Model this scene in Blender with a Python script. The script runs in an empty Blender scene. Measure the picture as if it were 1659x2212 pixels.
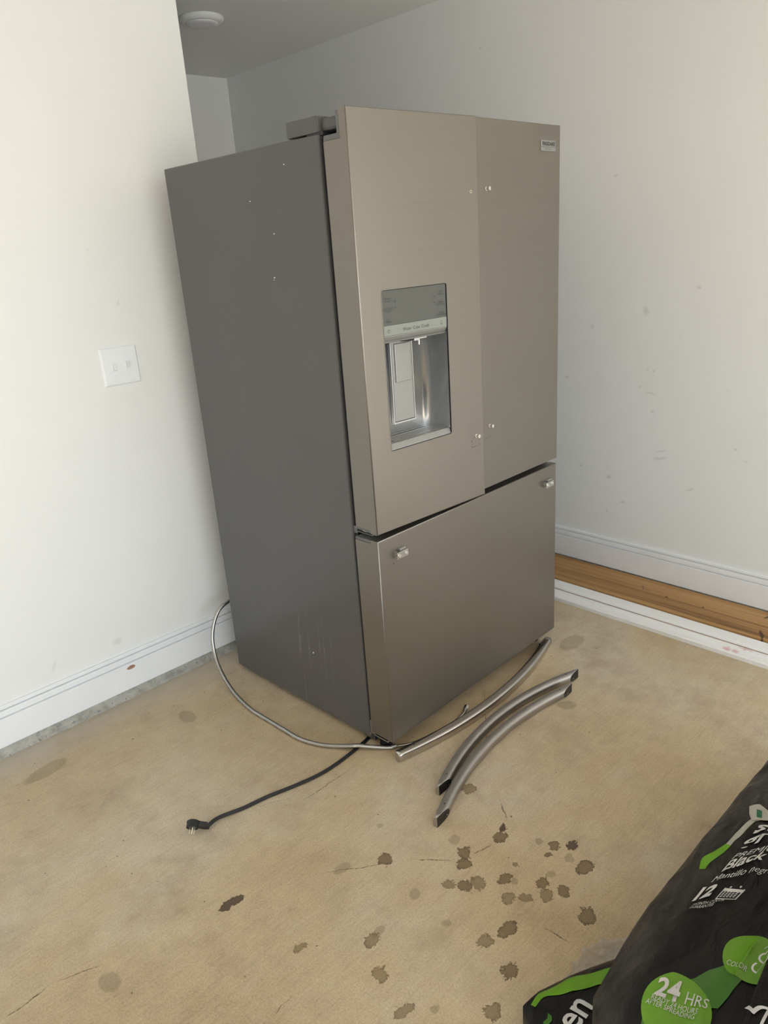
import bpy, bmesh, math, random
from mathutils import Vector, Matrix, noise

random.seed(7)
D = bpy.data
SC = bpy.context.scene
COL = SC.collection

# ------------------------------------------------------------------ camera
cam_d = D.cameras.new('camera')
cam_d.sensor_fit = 'VERTICAL'; cam_d.sensor_height = 36.0; cam_d.sensor_width = 27.0
cam_d.lens = 26.26; cam_d.clip_start = 0.02; cam_d.clip_end = 200
cam = D.objects.new('camera', cam_d); COL.objects.link(cam)
RX = Vector((0.714417, -0.696472, -0.067345))      # camera right, down and view axes in the room
RY = Vector((-0.280315, -0.196689, -0.939541))
RZ = Vector((0.641118, 0.690102, -0.335749))
cam.matrix_world = Matrix(((RX.x, -RY.x, -RZ.x, -1.2861), (RX.y, -RY.y, -RZ.y, -1.4178),
                           (RX.z, -RY.z, -RZ.z, 1.4895), (0, 0, 0, 1)))
SC.camera = cam

# ------------------------------------------------------------------ sky, sun, exposure
w = D.worlds.new('world'); SC.world = w; w.use_nodes = True
wn = w.node_tree.nodes; wl = w.node_tree.links; wn.clear()
sky = wn.new('ShaderNodeTexSky'); sky.sky_type = 'HOSEK_WILKIE'; sky.turbidity = 4.0
sky.ground_albedo = 0.4; sky.sun_direction = Vector((-0.25, -0.85, 0.80)).normalized()
mixw = wn.new('ShaderNodeMixRGB'); mixw.inputs[0].default_value = 0.08
mixw.inputs[2].default_value = (1.0, 0.98, 0.94, 1)
bgn = wn.new('ShaderNodeBackground'); bgn.inputs['Strength'].default_value = 5.8
wo = wn.new('ShaderNodeOutputWorld')
wl.new(sky.outputs[0], mixw.inputs[1]); wl.new(mixw.outputs[0], bgn.inputs['Color']); wl.new(bgn.outputs[0], wo.inputs[0])

sun_d = D.lights.new('sun_offscreen', 'SUN'); sun_d.energy = 6.6; sun_d.angle = 0.01; sun_d.color = (0.99, 0.99, 1.0)
sun = D.objects.new('sun_offscreen', sun_d); COL.objects.link(sun)
sun.rotation_euler = Vector((0.25, 0.85, -0.80)).to_track_quat('-Z', 'Y').to_euler()

GX0, GX1, GY, GH = -4.3, 1.48, -4.2, 2.25      # the open garage door in the front wall
por_d = D.lights.new('garage_door_portal_offscreen', 'AREA'); por_d.shape = 'RECTANGLE'
por_d.size = GX1 - GX0; por_d.size_y = GH; por_d.cycles.is_portal = True
por = D.objects.new('garage_door_portal_offscreen', por_d); COL.objects.link(por)
por.location = ((GX0 + GX1) / 2, GY - 0.05, GH / 2); por.rotation_euler = (math.radians(90), 0, 0)

SC.view_settings.view_transform = 'Standard'; SC.view_settings.look = 'None'
SC.view_settings.exposure = 1.18; SC.view_settings.gamma = 1.0; SC.view_settings.use_curve_mapping = False
SC.cycles.max_bounces = 7; SC.cycles.diffuse_bounces = 5; SC.cycles.glossy_bounces = 4
SC.cycles.sample_clamp_indirect = 6.0

# ------------------------------------------------------------------ stain tables: x, y, half length, half width, angle
ST_M = [(0.0465, -0.2615, 0.0245, 0.0209, -176.1), (-0.25, -0.4396, 0.0154, 0.0143, 138.2), (-0.1994, -0.4895, 0.0216, 0.019, 28.5), (-0.0914, -0.5216, 0.0092, 0.0084, -3.1), (-0.1178, -0.6339, 0.0212, 0.017, 18.1), (-0.1867, -0.573, 0.0185, 0.0163, 16.2), (-0.1565, -0.6022, 0.0173, 0.0153, 164.2), (-0.4865, -0.4125, 0.0225, 0.0175, -164.5), (-0.3157, -0.6045, 0.0189, 0.0176, 168.7), (-0.5343, -0.4879, 0.0196, 0.0177, 62.8), (-0.5582, -0.5827, 0.025, 0.0134, 169.7), (-0.4354, -0.7199, 0.0212, 0.0193, 8.3), (-0.6105, -0.3069, 0.0193, 0.0095, 168.6)]
ST_L = [(-0.2257, -0.1737, 0.0132, 0.0099, 169.3), (-0.1292, -0.3568, 0.018, 0.0171, 141.7), (-0.3943, -0.2056, 0.0277, 0.0159, 167.2), (-0.1344, -0.5545, 0.0097, 0.0084, 18.9), (0.0125, -0.5212, 0.0132, 0.0116, 167.6), (0.0154, -0.6105, 0.0166, 0.0131, 15.5), (-0.0583, -0.6077, 0.0149, 0.0128, 162.1), (-0.3278, -0.3973, 0.019, 0.0136, -168.8), (-0.3384, -0.5093, 0.0136, 0.0116, 135.3), (-0.4598, -0.4073, 0.0188, 0.0126, -175.7), (-0.5099, -0.6287, 0.0113, 0.01, 135.9), (-0.9525, -0.0595, 0.0335, 0.0225, 98.7), (-0.3118, 0.7035, 0.0481, 0.0286, 88.7), (0.9377, -0.0326, 0.0767, 0.0412, -178.5), (0.5757, -0.245, 0.0383, 0.0264, 136.9), (-0.7642, 0.7944, 0.0803, 0.0355, -170.1)]
ST_D = [(-0.0405, -0.438, 0.021, 0.0182, 23.7), (-0.1483, -0.403, 0.0214, 0.0207, 173.1), (-0.1773, -0.4286, 0.0246, 0.0182, 179.4), (-0.2982, -0.2647, 0.0231, 0.021, 65.7), (-0.2287, -0.4703, 0.0191, 0.018, 21.6), (-0.1462, -0.5325, 0.0217, 0.0159, 179.4), (0.0258, -0.5614, 0.0167, 0.0142, 7.0), (-0.009, -0.5658, 0.0127, 0.0107, 154.7), (0.0162, -0.6566, 0.0296, 0.0182, 173.4), (-0.0944, -0.6078, 0.0201, 0.0162, 147.6), (-0.0817, -0.6593, 0.0177, 0.0126, 23.1), (-0.1047, -0.737, 0.0253, 0.0206, 2.3), (-0.2567, -0.6238, 0.0344, 0.0163, -178.6), (-0.3355, -0.6881, 0.0207, 0.0172, 22.2)]
ST_X = [(-0.0119, -0.4226, 0.0132, 0.0121, 5.5), (0.0582, -0.5948, 0.0174, 0.0142, 10.6), (-0.6501, -0.0816, 0.0357, 0.0146, 179.8)]
ST_C = [(-0.2187, 0.0676, 0.1147, 0.0018, -1.0), (0.0439, -0.3836, 0.0534, 0.0028, -131.2), (-0.1056, -0.4329, 0.039, 0.0028, 166.1), (-0.2192, -0.3572, 0.0665, 0.0022, 129.2), (-0.3657, -0.2345, 0.1129, 0.0018, 141.9), (-1.1026, 0.0288, 0.0624, 0.0026, 1.8), (-0.9886, 0.0115, 0.059, 0.0018, -18.7), (-0.0435, 0.8285, 0.0519, 0.0011, 1.2), (-0.7202, -0.3914, 0.0387, 0.0013, 8.4), (0.3632, -0.0659, 0.1685, 0.0018, -140.5), (-0.1973, -0.7118, 0.0419, 0.0024, -82.5), (-0.3675, 0.1272, 0.0669, 0.0009, -29.7)]
ST_W = [(-0.0336, 0.5824, 0.0406, 0.0078, 168.2), (-0.0359, 0.6105, 0.0366, 0.0048, 163.9), (0.1241, 0.358, 0.0129, 0.0088, -179.2), (0.1932, 0.4631, 0.0138, 0.0104, 159.8), (0.0411, 0.9427, 0.008, 0.0075, 171.9), (0.0112, 0.9391, 0.0079, 0.0074, 172.0), (0.0697, 0.8726, 0.0102, 0.0057, 174.6), (0.0219, 0.848, 0.0317, 0.0057, -173.7), (-0.2892, 0.8841, 0.0052, 0.0028, -164.2), (-0.198, 0.9032, 0.0027, 0.0027, 166.1), (-0.3363, 0.6617, 0.0087, 0.0072, 164.6), (-0.169, 0.4701, 0.0197, 0.0067, 158.8), (0.4149, 0.8857, 0.0119, 0.0082, 173.0), (0.0595, 1.1738, 0.0221, 0.0152, 60.8), (0.0117, 0.7725, 0.0101, 0.0077, 170.0), (-0.378, 0.6203, 0.0101, 0.0046, -173.1), (0.3356, 0.4934, 0.0097, 0.0064, 164.8), (0.1987, 0.3035, 0.0074, 0.0062, 138.0), (-0.1475, 1.2632, 0.0123, 0.0099, -170.3), (0.2949, 1.1088, 0.0134, 0.0109, 104.6), (0.8607, 2.2452, 0.0078, 0.0065, -175.5), (0.211, 1.6809, 0.012, 0.0049, -172.4)]
ST_B = [(-0.2247, 1.5372, 0.006, 0.004, -175.3), (-0.1584, 1.3703, 0.0137, 0.0045, 57.3), (-0.3852, 0.2265, 0.0223, 0.0151, -177.0), (-0.6113, 0.2295, 0.0288, 0.0079, 69.4), (0.0798, 0.4076, 0.0169, 0.0083, 83.8), (-0.1542, 0.0493, 0.0121, 0.0056, 94.1)]
ST_K = [(0.4246, 0.2586, 0.1537, 0.01, 94.1), (0.3783, 0.2485, 0.1947, 0.005, 92.2), (0.3227, 0.2768, 0.1748, 0.0038, 93.1), (0.3, 0.2762, 0.189, 0.0047, 91.6), (0.2649, 0.2377, 0.1634, 0.0035, 91.3), (0.4228, 0.0879, 0.1124, 0.0039, 92.6)]
ST_P = [(0.2526, 1.7006, 0.003, 0.0017, -175.4), (0.4135, 1.6264, 0.0032, 0.0017, -178.5), (0.3236, 1.538, 0.0032, 0.0019, 179.5), (0.3429, 1.4251, 0.0037, 0.0022, 176.1), (0.3586, 0.238, 0.0049, 0.0029, 135.7), (0.3461, 1.419, 0.0021, 0.0012, 176.0)]

# ------------------------------------------------------------------ materials
def new_mat(name):
    m = D.materials.new(name); m.use_nodes = True
    nt = m.node_tree; b = nt.nodes['Principled BSDF']
    return m, nt, b

def N(nt, kind, **kw):
    n = nt.nodes.new(kind)
    for k, v in kw.items(): setattr(n, k, v)
    return n

def simple(name, col, rough=0.5, metal=0.0, spec=0.5, bump=0.0, bscale=200, vary=0.0, vscale=6):
    m, nt, b = new_mat(name)
    b.inputs['Base Color'].default_value = (*col, 1); b.inputs['Roughness'].default_value = rough
    b.inputs['Metallic'].default_value = metal; b.inputs['Specular IOR Level'].default_value = spec
    tc = N(nt, 'ShaderNodeTexCoord')
    if bump:
        t = N(nt, 'ShaderNodeTexNoise'); t.inputs['Scale'].default_value = bscale; t.inputs['Detail'].default_value = 3
        nt.links.new(tc.outputs['Object'], t.inputs['Vector'])
        bp = N(nt, 'ShaderNodeBump'); bp.inputs['Strength'].default_value = bump; bp.inputs['Distance'].default_value = 0.002
        nt.links.new(t.outputs['Fac'], bp.inputs['Height']); nt.links.new(bp.outputs[0], b.inputs['Normal'])
    if vary:
        t = N(nt, 'ShaderNodeTexNoise'); t.inputs['Scale'].default_value = vscale; t.inputs['Detail'].default_value = 4
        nt.links.new(tc.outputs['Object'], t.inputs['Vector'])
        r = N(nt, 'ShaderNodeValToRGB')
        r.color_ramp.elements[0].position = 0.3; r.color_ramp.elements[1].position = 0.7
        r.color_ramp.elements[0].color = (*[c * (1 - vary) for c in col], 1)
        r.color_ramp.elements[1].color = (*[min(1, c * (1 + vary)) for c in col], 1)
        nt.links.new(t.outputs['Fac'], r.inputs[0]); nt.links.new(r.outputs[0], b.inputs['Base Color'])
    return m

def math_n(nt, op, a, b=None, clamp=False):
    n = N(nt, 'ShaderNodeMath', operation=op); n.use_clamp = clamp
    for i, v in enumerate((a, b)):
        if v is None: continue
        if isinstance(v, (int, float)): n.inputs[i].default_value = v
        else: nt.links.new(v, n.inputs[i])
    return n.outputs[0]

def ellipse_field(nt, vec, table, plane='xy'):
    """smallest normalised distance to any ellipse of the table"""
    cur = None
    for (x, y, a, b, ang) in table:
        mp = N(nt, 'ShaderNodeMapping', vector_type='TEXTURE')
        t = math.radians(ang)
        if plane == 'xy':
            mp.inputs['Location'].default_value = (x, y, 0); mp.inputs['Rotation'].default_value = (0, 0, t)
            mp.inputs['Scale'].default_value = (a, b, 1000)
        elif plane == 'yz':
            mp.inputs['Location'].default_value = (0, x, y); mp.inputs['Rotation'].default_value = (t, 0, 0)
            mp.inputs['Scale'].default_value = (1000, a, b)
        else:
            mp.inputs['Location'].default_value = (x, 0, y); mp.inputs['Rotation'].default_value = (0, -t, 0)
            mp.inputs['Scale'].default_value = (a, 1000, b)
        nt.links.new(vec, mp.inputs['Vector'])
        ln = N(nt, 'ShaderNodeVectorMath', operation='LENGTH')
        nt.links.new(mp.outputs[0], ln.inputs[0])
        v = ln.outputs['Value']
        cur = v if cur is None else math_n(nt, 'MINIMUM', cur, v)
    return cur

def edge_mask(nt, val, lo, hi):
    """1 inside lo, 0 beyond hi"""
    m = N(nt, 'ShaderNodeMapRange', interpolation_type='SMOOTHSTEP')
    m.inputs['From Min'].default_value = lo; m.inputs['From Max'].default_value = hi
    m.inputs['To Min'].default_value = 1; m.inputs['To Max'].default_value = 0
    nt.links.new(val, m.inputs['Value']); return m.outputs['Result']

def mix_col(nt, fac, a, b, blend='MIX'):
    n = N(nt, 'ShaderNodeMixRGB', blend_type=blend)
    for i, v in enumerate((fac, a, b)):
        if isinstance(v, (int, float)): n.inputs[i].default_value = v
        elif isinstance(v, tuple): n.inputs[i].default_value = (*v, 1)
        else: nt.links.new(v, n.inputs[i])
    return n.outputs[0]

def noise_n(nt, vec, scale, detail=3, rough=0.55, out='Fac'):
    t = N(nt, 'ShaderNodeTexNoise'); t.inputs['Scale'].default_value = scale
    t.inputs['Detail'].default_value = detail; t.inputs['Roughness'].default_value = rough
    nt.links.new(vec, t.inputs['Vector']); return t.outputs[out]

def ramp(nt, val, stops):
    r = N(nt, 'ShaderNodeValToRGB'); e = r.color_ramp.elements
    while len(e) < len(stops): e.new(0.5)
    for i, (p, c) in enumerate(stops):
        e[i].position = p; e[i].color = (*c, 1) if isinstance(c, tuple) else (c, c, c, 1)
    nt.links.new(val, r.inputs[0]); return r.outputs[0]

def stretch(nt, vec, sc, rot=(0, 0, 0)):
    mp = N(nt, 'ShaderNodeMapping'); mp.inputs['Scale'].default_value = sc; mp.inputs['Rotation'].default_value = rot
    nt.links.new(vec, mp.inputs['Vector']); return mp.outputs[0]

def warp(nt, vec, scale, amp, detail=3):
    c = noise_n(nt, vec, scale, detail, 0.6, 'Color')
    s = N(nt, 'ShaderNodeVectorMath', operation='SUBTRACT'); s.inputs[1].default_value = (0.5, 0.5, 0.5)
    nt.links.new(c, s.inputs[0])
    k = N(nt, 'ShaderNodeVectorMath', operation='SCALE'); k.inputs['Scale'].default_value = amp
    nt.links.new(s.outputs[0], k.inputs[0])
    a = N(nt, 'ShaderNodeVectorMath', operation='ADD')
    nt.links.new(vec, a.inputs[0]); nt.links.new(k.outputs[0], a.inputs[1]); return a.outputs[0]

def floor_material():
    m, nt, b = new_mat('stained_concrete')
    pos = N(nt, 'ShaderNodeNewGeometry').outputs['Position']
    big = noise_n(nt, pos, 1.6, 5, 0.6)
    col = ramp(nt, big, [(0.32, (0.45, 0.34, 0.210)), (0.48, (0.55, 0.44, 0.290)), (0.58, (0.58, 0.48, 0.340)), (0.70, (0.59, 0.515, 0.400))])
    pale = noise_n(nt, stretch(nt, pos, (1.3, 2.2, 1)), 1.1, 5, 0.65)
    col = mix_col(nt, ramp(nt, pale, [(0.48, 0.0), (0.72, 0.6)]), col, (0.60, 0.55, 0.46))
    mot = noise_n(nt, pos, 14, 5, 0.65)
    col = mix_col(nt, 0.5, col, ramp(nt, mot, [(0.3, 0.40), (0.5, 0.5), (0.7, 0.57)]), 'OVERLAY')
    grit = noise_n(nt, pos, 190, 4, 0.75)
    col = mix_col(nt, 0.8, col, ramp(nt, grit, [(0.30, 0.36), (0.5, 0.5), (0.7, 0.60)]), 'OVERLAY')
    brush = noise_n(nt, stretch(nt, warp(nt, pos, 3, 0.03), (10, 120, 1), (0, 0, math.radians(-4))), 1.0, 5, 0.7)
    col = mix_col(nt, 0.35, col, ramp(nt, brush, [(0.32, 0.36), (0.5, 0.5), (0.68, 0.58)]), 'OVERLAY')
    blot = noise_n(nt, warp(nt, pos, 9, 0.06), 3.2, 6, 0.7)
    col = mix_col(nt, ramp(nt, blot, [(0.50, 0.0), (0.70, 0.62)]), col, (0.33, 0.235, 0.135))
    # dusty grey edge along the foundation
    sep = N(nt, 'ShaderNodeSeparateXYZ'); nt.links.new(warp(nt, pos, 14, 0.10), sep.inputs[0])
    edge = N(nt, 'ShaderNodeMapRange'); edge.inputs['From Min'].default_value = 0.80; edge.inputs['From Max'].default_value = 0.95
    nt.links.new(sep.outputs['Y'], edge.inputs['Value'])
    col = mix_col(nt, math_n(nt, 'MULTIPLY', edge.outputs[0], 0.55), col, (0.50, 0.475, 0.43))
    if True:
        # oil spots
        jag = warp(nt, warp(nt, pos, 38, 0.030, 3), 190, 0.020, 3)
        inner = noise_n(nt, pos, 120, 4, 0.7)
        def spots(col, table, dark, rim, amt):
            f = ellipse_field(nt, jag, table)
            mask = edge_mask(nt, f, 0.90, 0.97)
            ring = math_n(nt, 'MULTIPLY', mask, edge_mask(nt, math_n(nt, 'SUBTRACT', 1.0, f), 0.05, 0.40))
            col = mix_col(nt, math_n(nt, 'MULTIPLY', mask, amt), col, dark)
            col = mix_col(nt, math_n(nt, 'MULTIPLY', ring, math_n(nt, 'MULTIPLY', ramp(nt, inner, [(0.35, 0.2), (0.65, 1.0)]), rim)), col, (0.085, 0.06, 0.035))
            return col
        soft = warp(nt, pos, 40, 0.02, 3)
        fl = ellipse_field(nt, soft, ST_L)
        col = mix_col(nt, math_n(nt, 'MULTIPLY', edge_mask(nt, fl, 0.75, 1.0), 0.45), col, (0.235, 0.185, 0.115))
        col = spots(col, ST_M, (0.225, 0.155, 0.080), 0.75, 0.74)
        col = spots(col, ST_D, (0.175, 0.122, 0.062), 1.0, 0.84)
        col = spots(col, ST_X, (0.085, 0.055, 0.035), 0.8, 0.92)
        fc = ellipse_field(nt, warp(nt, warp(nt, pos, 12, 0.02, 2), 120, 0.004, 2), ST_C)
        col = mix_col(nt, math_n(nt, 'MULTIPLY', math_n(nt, 'MULTIPLY', edge_mask(nt, fc, 0.4, 1.0), ramp(nt, inner, [(0.40, 0.25), (0.55, 1.0)])), 0.95), col, (0.10, 0.075, 0.05))
    # crumbs of dirt
    vo = N(nt, 'ShaderNodeTexVoronoi'); vo.inputs['Scale'].default_value = 26
    nt.links.new(warp(nt, pos, 60, 0.02), vo.inputs['Vector'])
    sepc = N(nt, 'ShaderNodeSeparateColor'); nt.links.new(vo.outputs['Color'], sepc.inputs[0])
    pick = math_n(nt, 'GREATER_THAN', sepc.outputs[0], 0.78)
    speck = math_n(nt, 'MULTIPLY', edge_mask(nt, vo.outputs['Distance'], 0.045, 0.085), pick)
    col = mix_col(nt, math_n(nt, 'MULTIPLY', speck, 0.8), col, (0.09, 0.065, 0.045))
    nt.links.new(col, b.inputs['Base Color'])
    b.inputs['Roughness'].default_value = 0.62; b.inputs['Specular IOR Level'].default_value = 0.35
    h = math_n(nt, 'ADD', math_n(nt, 'MULTIPLY', brush, 0.8), noise_n(nt, pos, 220, 3))
    bp = N(nt, 'ShaderNodeBump'); bp.inputs['Strength'].default_value = 0.5; bp.inputs['Distance'].default_value = 0.0025
    nt.links.new(h, bp.inputs['Height']); nt.links.new(bp.outputs[0], b.inputs['Normal'])
    return m

def wall_material(name, table, plane, col=(0.83, 0.832, 0.825), amt=0.24):
    m, nt, b = new_mat(name)
    pos = N(nt, 'ShaderNodeNewGeometry').outputs['Position']
    c = mix_col(nt, 0.5, col, ramp(nt, noise_n(nt, pos, 2.2, 4), [(0.3, tuple(x * 0.975 for x in col)), (0.7, col)]))
    if table:
        f = ellipse_field(nt, warp(nt, pos, 30, 0.02, 3), table, plane)
        c = mix_col(nt, math_n(nt, 'MULTIPLY', edge_mask(nt, f, 0.2, 1.15), amt), c, (0.30, 0.29, 0.27))
    sm = noise_n(nt, warp(nt, pos, 6, 0.1), 5.0, 5, 0.7)
    c = mix_col(nt, ramp(nt, sm, [(0.66, 0.0), (0.80, 0.10)]), c, (0.45, 0.44, 0.41))
    nt.links.new(c, b.inputs['Base Color'])
    b.inputs['Roughness'].default_value = 0.55; b.inputs['Specular IOR Level'].default_value = 0.3
    bp = N(nt, 'ShaderNodeBump'); bp.inputs['Strength'].default_value = 0.05; bp.inputs['Distance'].default_value = 0.002
    nt.links.new(noise_n(nt, pos, 160, 2), bp.inputs['Height']); nt.links.new(bp.outputs[0], b.inputs['Normal'])
    return m

def steel_material(name, col, rough, streak_axis, aniso=0.0, amount=0.06, metal=1.0):
    m, nt, b = new_mat(name)
    tc = N(nt, 'ShaderNodeTexCoord')
    sc = {'x': (2, 700, 700), 'z': (700, 700, 2)}[streak_axis]
    st = noise_n(nt, stretch(nt, tc.outputs['Object'], sc), 1.0, 2)
    cl = noise_n(nt, tc.outputs['Object'], 3.0, 3)
    c = mix_col(nt, 1.0, col, ramp(nt, st, [(0.3, 1 - amount), (0.7, 1.0)]), 'MULTIPLY')
    c = mix_col(nt, 1.0, c, ramp(nt, cl, [(0.3, 0.96), (0.7, 1.0)]), 'MULTIPLY')
    nt.links.new(c, b.inputs['Base Color']); b.inputs['Metallic'].default_value = metal
    r = N(nt, 'ShaderNodeMapRange'); r.inputs['To Min'].default_value = rough - 0.04; r.inputs['To Max'].default_value = rough + 0.05
    nt.links.new(cl, r.inputs['Value']); nt.links.new(r.outputs[0], b.inputs['Roughness'])
    if aniso:
        tg = N(nt, 'ShaderNodeTangent', direction_type='RADIAL', axis='Z'); b.inputs['Anisotropic'].default_value = aniso
        nt.links.new(tg.outputs[0], b.inputs['Tangent'])
    return m

def case_material():
    m, nt, b = new_mat('grey_enamel')
    tc = N(nt, 'ShaderNodeTexCoord').outputs['Object']
    c = mix_col(nt, 0.5, (0.100, 0.098, 0.096), ramp(nt, noise_n(nt, tc, 3, 3), [(0.3, (0.094, 0.092, 0.091)), (0.7, (0.106, 0.104, 0.102))]))
    f = ellipse_field(nt, warp(nt, tc, 18, 0.008), ST_K, 'yz')
    stk = math_n(nt, 'MULTIPLY', edge_mask(nt, f, 0.2, 1.0), ramp(nt, noise_n(nt, tc, 30, 3), [(0.35, 0.0), (0.65, 1.0)]))
    c = mix_col(nt, math_n(nt, 'MULTIPLY', stk, 0.22), c, (0.42, 0.40, 0.37))
    p = ellipse_field(nt, tc, ST_P, 'yz')
    c = mix_col(nt, edge_mask(nt, p, 0.7, 1.0), c, (0.75, 0.75, 0.73))
    nt.links.new(c, b.inputs['Base Color'])
    b.inputs['Roughness'].default_value = 0.30; b.inputs['Specular IOR Level'].default_value = 0.5
    bp = N(nt, 'ShaderNodeBump'); bp.inputs['Strength'].default_value = 0.04; bp.inputs['Distance'].default_value = 0.001
    nt.links.new(noise_n(nt, tc, 420, 2), bp.inputs['Height']); nt.links.new(bp.outputs[0], b.inputs['Normal'])
    return m

def wood_material():
    m, nt, b = new_mat('treated_pine')
    pos = N(nt, 'ShaderNodeNewGeometry').outputs['Position']
    wv = warp(nt, stretch(nt, pos, (1, 0.10, 1)), 6, 0.06)
    g = noise_n(nt, stretch(nt, wv, (40, 3, 40)), 1.0, 4, 0.6)
    fine = noise_n(nt, stretch(nt, pos, (300, 6, 300)), 1.0, 3)
    c = ramp(nt, g, [(0.34, (0.21, 0.108, 0.040)), (0.5, (0.40, 0.225, 0.088)), (0.64, (0.51, 0.31, 0.135))])
    c = mix_col(nt, 0.4, c, ramp(nt, fine, [(0.3, 0.38), (0.7, 0.58)]), 'OVERLAY')
    f = ellipse_field(nt, warp(nt, pos, 40, 0.015), [(1.3586, -0.5722, 0.05, 0.007, 26), (1.5126, -0.5387, 0.033, 0.006, 166), (1.4411, -0.3158, 0.009, 0.006, 0), (1.4394, -0.1653, 0.011, 0.006, 90)])
    c = mix_col(nt, math_n(nt, 'MULTIPLY', edge_mask(nt, f, 0.5, 1.0), 0.85), c, (0.05, 0.03, 0.02))
    f2 = ellipse_field(nt, warp(nt, pos, 120, 0.02), [(1.462, -0.05, 0.03, 0.005, -156), (1.452, -0.075, 0.012, 0.006, 90), (1.47, -0.045, 0.018, 0.004, -140)])
    c = mix_col(nt, math_n(nt, 'MULTIPLY', edge_mask(nt, f2, 0.3, 1.0), 0.6), c, (0.16, 0.06, 0.06))
    nt.links.new(c, b.inputs['Base Color']); b.inputs['Roughness'].default_value = 0.6
    b.inputs['Specular IOR Level'].default_value = 0.3
    bp = N(nt, 'ShaderNodeBump'); bp.inputs['Strength'].default_value = 0.25; bp.inputs['Distance'].default_value = 0.002
    nt.links.new(fine, bp.inputs['Height']); nt.links.new(bp.outputs[0], b.inputs['Normal'])
    return m

def trim_material():
    m, nt, b = new_mat('primed_moulding')
    pos = N(nt, 'ShaderNodeNewGeometry').outputs['Position']
    sc = noise_n(nt, stretch(nt, pos, (60, 10, 60)), 1.0, 5, 0.7)
    c = mix_col(nt, ramp(nt, sc, [(0.58, 0.0), (0.80, 0.30)]), (0.90, 0.905, 0.915), (0.50, 0.49, 0.47))
    f = ellipse_field(nt, warp(nt, pos, 70, 0.03), [(1.2253, -0.5023, 0.028, 0.020, 28), (1.2244, -0.5325, 0.021, 0.016, 24), (1.2593, -0.5548, 0.0374, 0.010, 90)])
    c = mix_col(nt, math_n(nt, 'MULTIPLY', edge_mask(nt, f, 0.2, 1.0), 0.55), c, (0.62, 0.20, 0.22))
    nt.links.new(c, b.inputs['Base Color']); b.inputs['Roughness'].default_value = 0.5
    return m

def bag_material(name, col=(0.0050, 0.0046, 0.0046), rough=0.38, spec=0.24, hi=(0.016, 0.013, 0.010), side=None):
    m, nt, b = new_mat(name)
    tc = N(nt, 'ShaderNodeTexCoord').outputs['Object']
    n = noise_n(nt, warp(nt, tc, 8, 0.08), 7, 5, 0.65)
    c = ramp(nt, n, [(0.35, col), (0.62, tuple(x * 1.5 for x in col)), (0.80, hi)])
    if side:                                        # clear gusset along one long side, coloured greyer than the rest of the film
        mp = N(nt, 'ShaderNodeMapping', vector_type='TEXTURE'); cx, cy, rt, ha, hb, lo, hi_ = side
        mp.inputs['Location'].default_value = (cx, cy, 0); mp.inputs['Rotation'].default_value = (0, 0, math.radians(rt)); mp.inputs['Scale'].default_value = (ha, hb, 1)
        nt.links.new(warp(nt, tc, 9, 0.06), mp.inputs['Vector'])
        sp = N(nt, 'ShaderNodeSeparateXYZ'); nt.links.new(mp.outputs[0], sp.inputs[0])
        mr = N(nt, 'ShaderNodeMapRange', interpolation_type='SMOOTHSTEP'); mr.inputs['From Min'].default_value = lo; mr.inputs['From Max'].default_value = hi_
        nt.links.new(sp.outputs['Y'], mr.inputs['Value'])
        grey = ramp(nt, noise_n(nt, stretch(nt, warp(nt, tc, 6, 0.1), (10, 40, 10)), 1.0, 5, 0.65), [(0.35, (0.018, 0.017, 0.016)), (0.55, (0.045, 0.041, 0.036)), (0.72, (0.10, 0.09, 0.078))])
        c = mix_col(nt, mr.outputs[0], c, grey)
    nt.links.new(c, b.inputs['Base Color'])
    b.inputs['Roughness'].default_value = rough; b.inputs['Specular IOR Level'].default_value = spec
    bp = N(nt, 'ShaderNodeBump'); bp.inputs['Strength'].default_value = 0.7; bp.inputs['Distance'].default_value = 0.010
    h = noise_n(nt, stretch(nt, warp(nt, tc, 5, 0.15), (14, 34, 14)), 1.0, 4, 0.6)
    nt.links.new(h, bp.inputs['Height']); nt.links.new(bp.outputs[0], b.inputs['Normal'])
    return m

def film_material():
    m, nt, b = new_mat('clear_film')
    b.inputs['Base Color'].default_value = (0.45, 0.42, 0.38, 1); b.inputs['Roughness'].default_value = 0.28
    tc = N(nt, 'ShaderNodeTexCoord').outputs['Object']
    n = noise_n(nt, warp(nt, tc, 10, 0.1), 16, 4, 0.6)
    nt.links.new(ramp(nt, n, [(0.3, 0.22), (0.7, 0.68)]), b.inputs['Alpha'])
    return m

def braid_material():
    m, nt, b = new_mat('braided_steel')
    tc = N(nt, 'ShaderNodeTexCoord').outputs['Object']
    wv = N(nt, 'ShaderNodeTexWave'); wv.inputs['Scale'].default_value = 160; wv.inputs['Distortion'].default_value = 2
    nt.links.new(tc, wv.inputs['Vector'])
    c = ramp(nt, wv.outputs['Fac'], [(0.2, (0.30, 0.29, 0.28)), (0.8, (0.60, 0.58, 0.55))])
    nt.links.new(c, b.inputs['Base Color']); b.inputs['Metallic'].default_value = 1.0; b.inputs['Roughness'].default_value = 0.32
    return m

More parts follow.
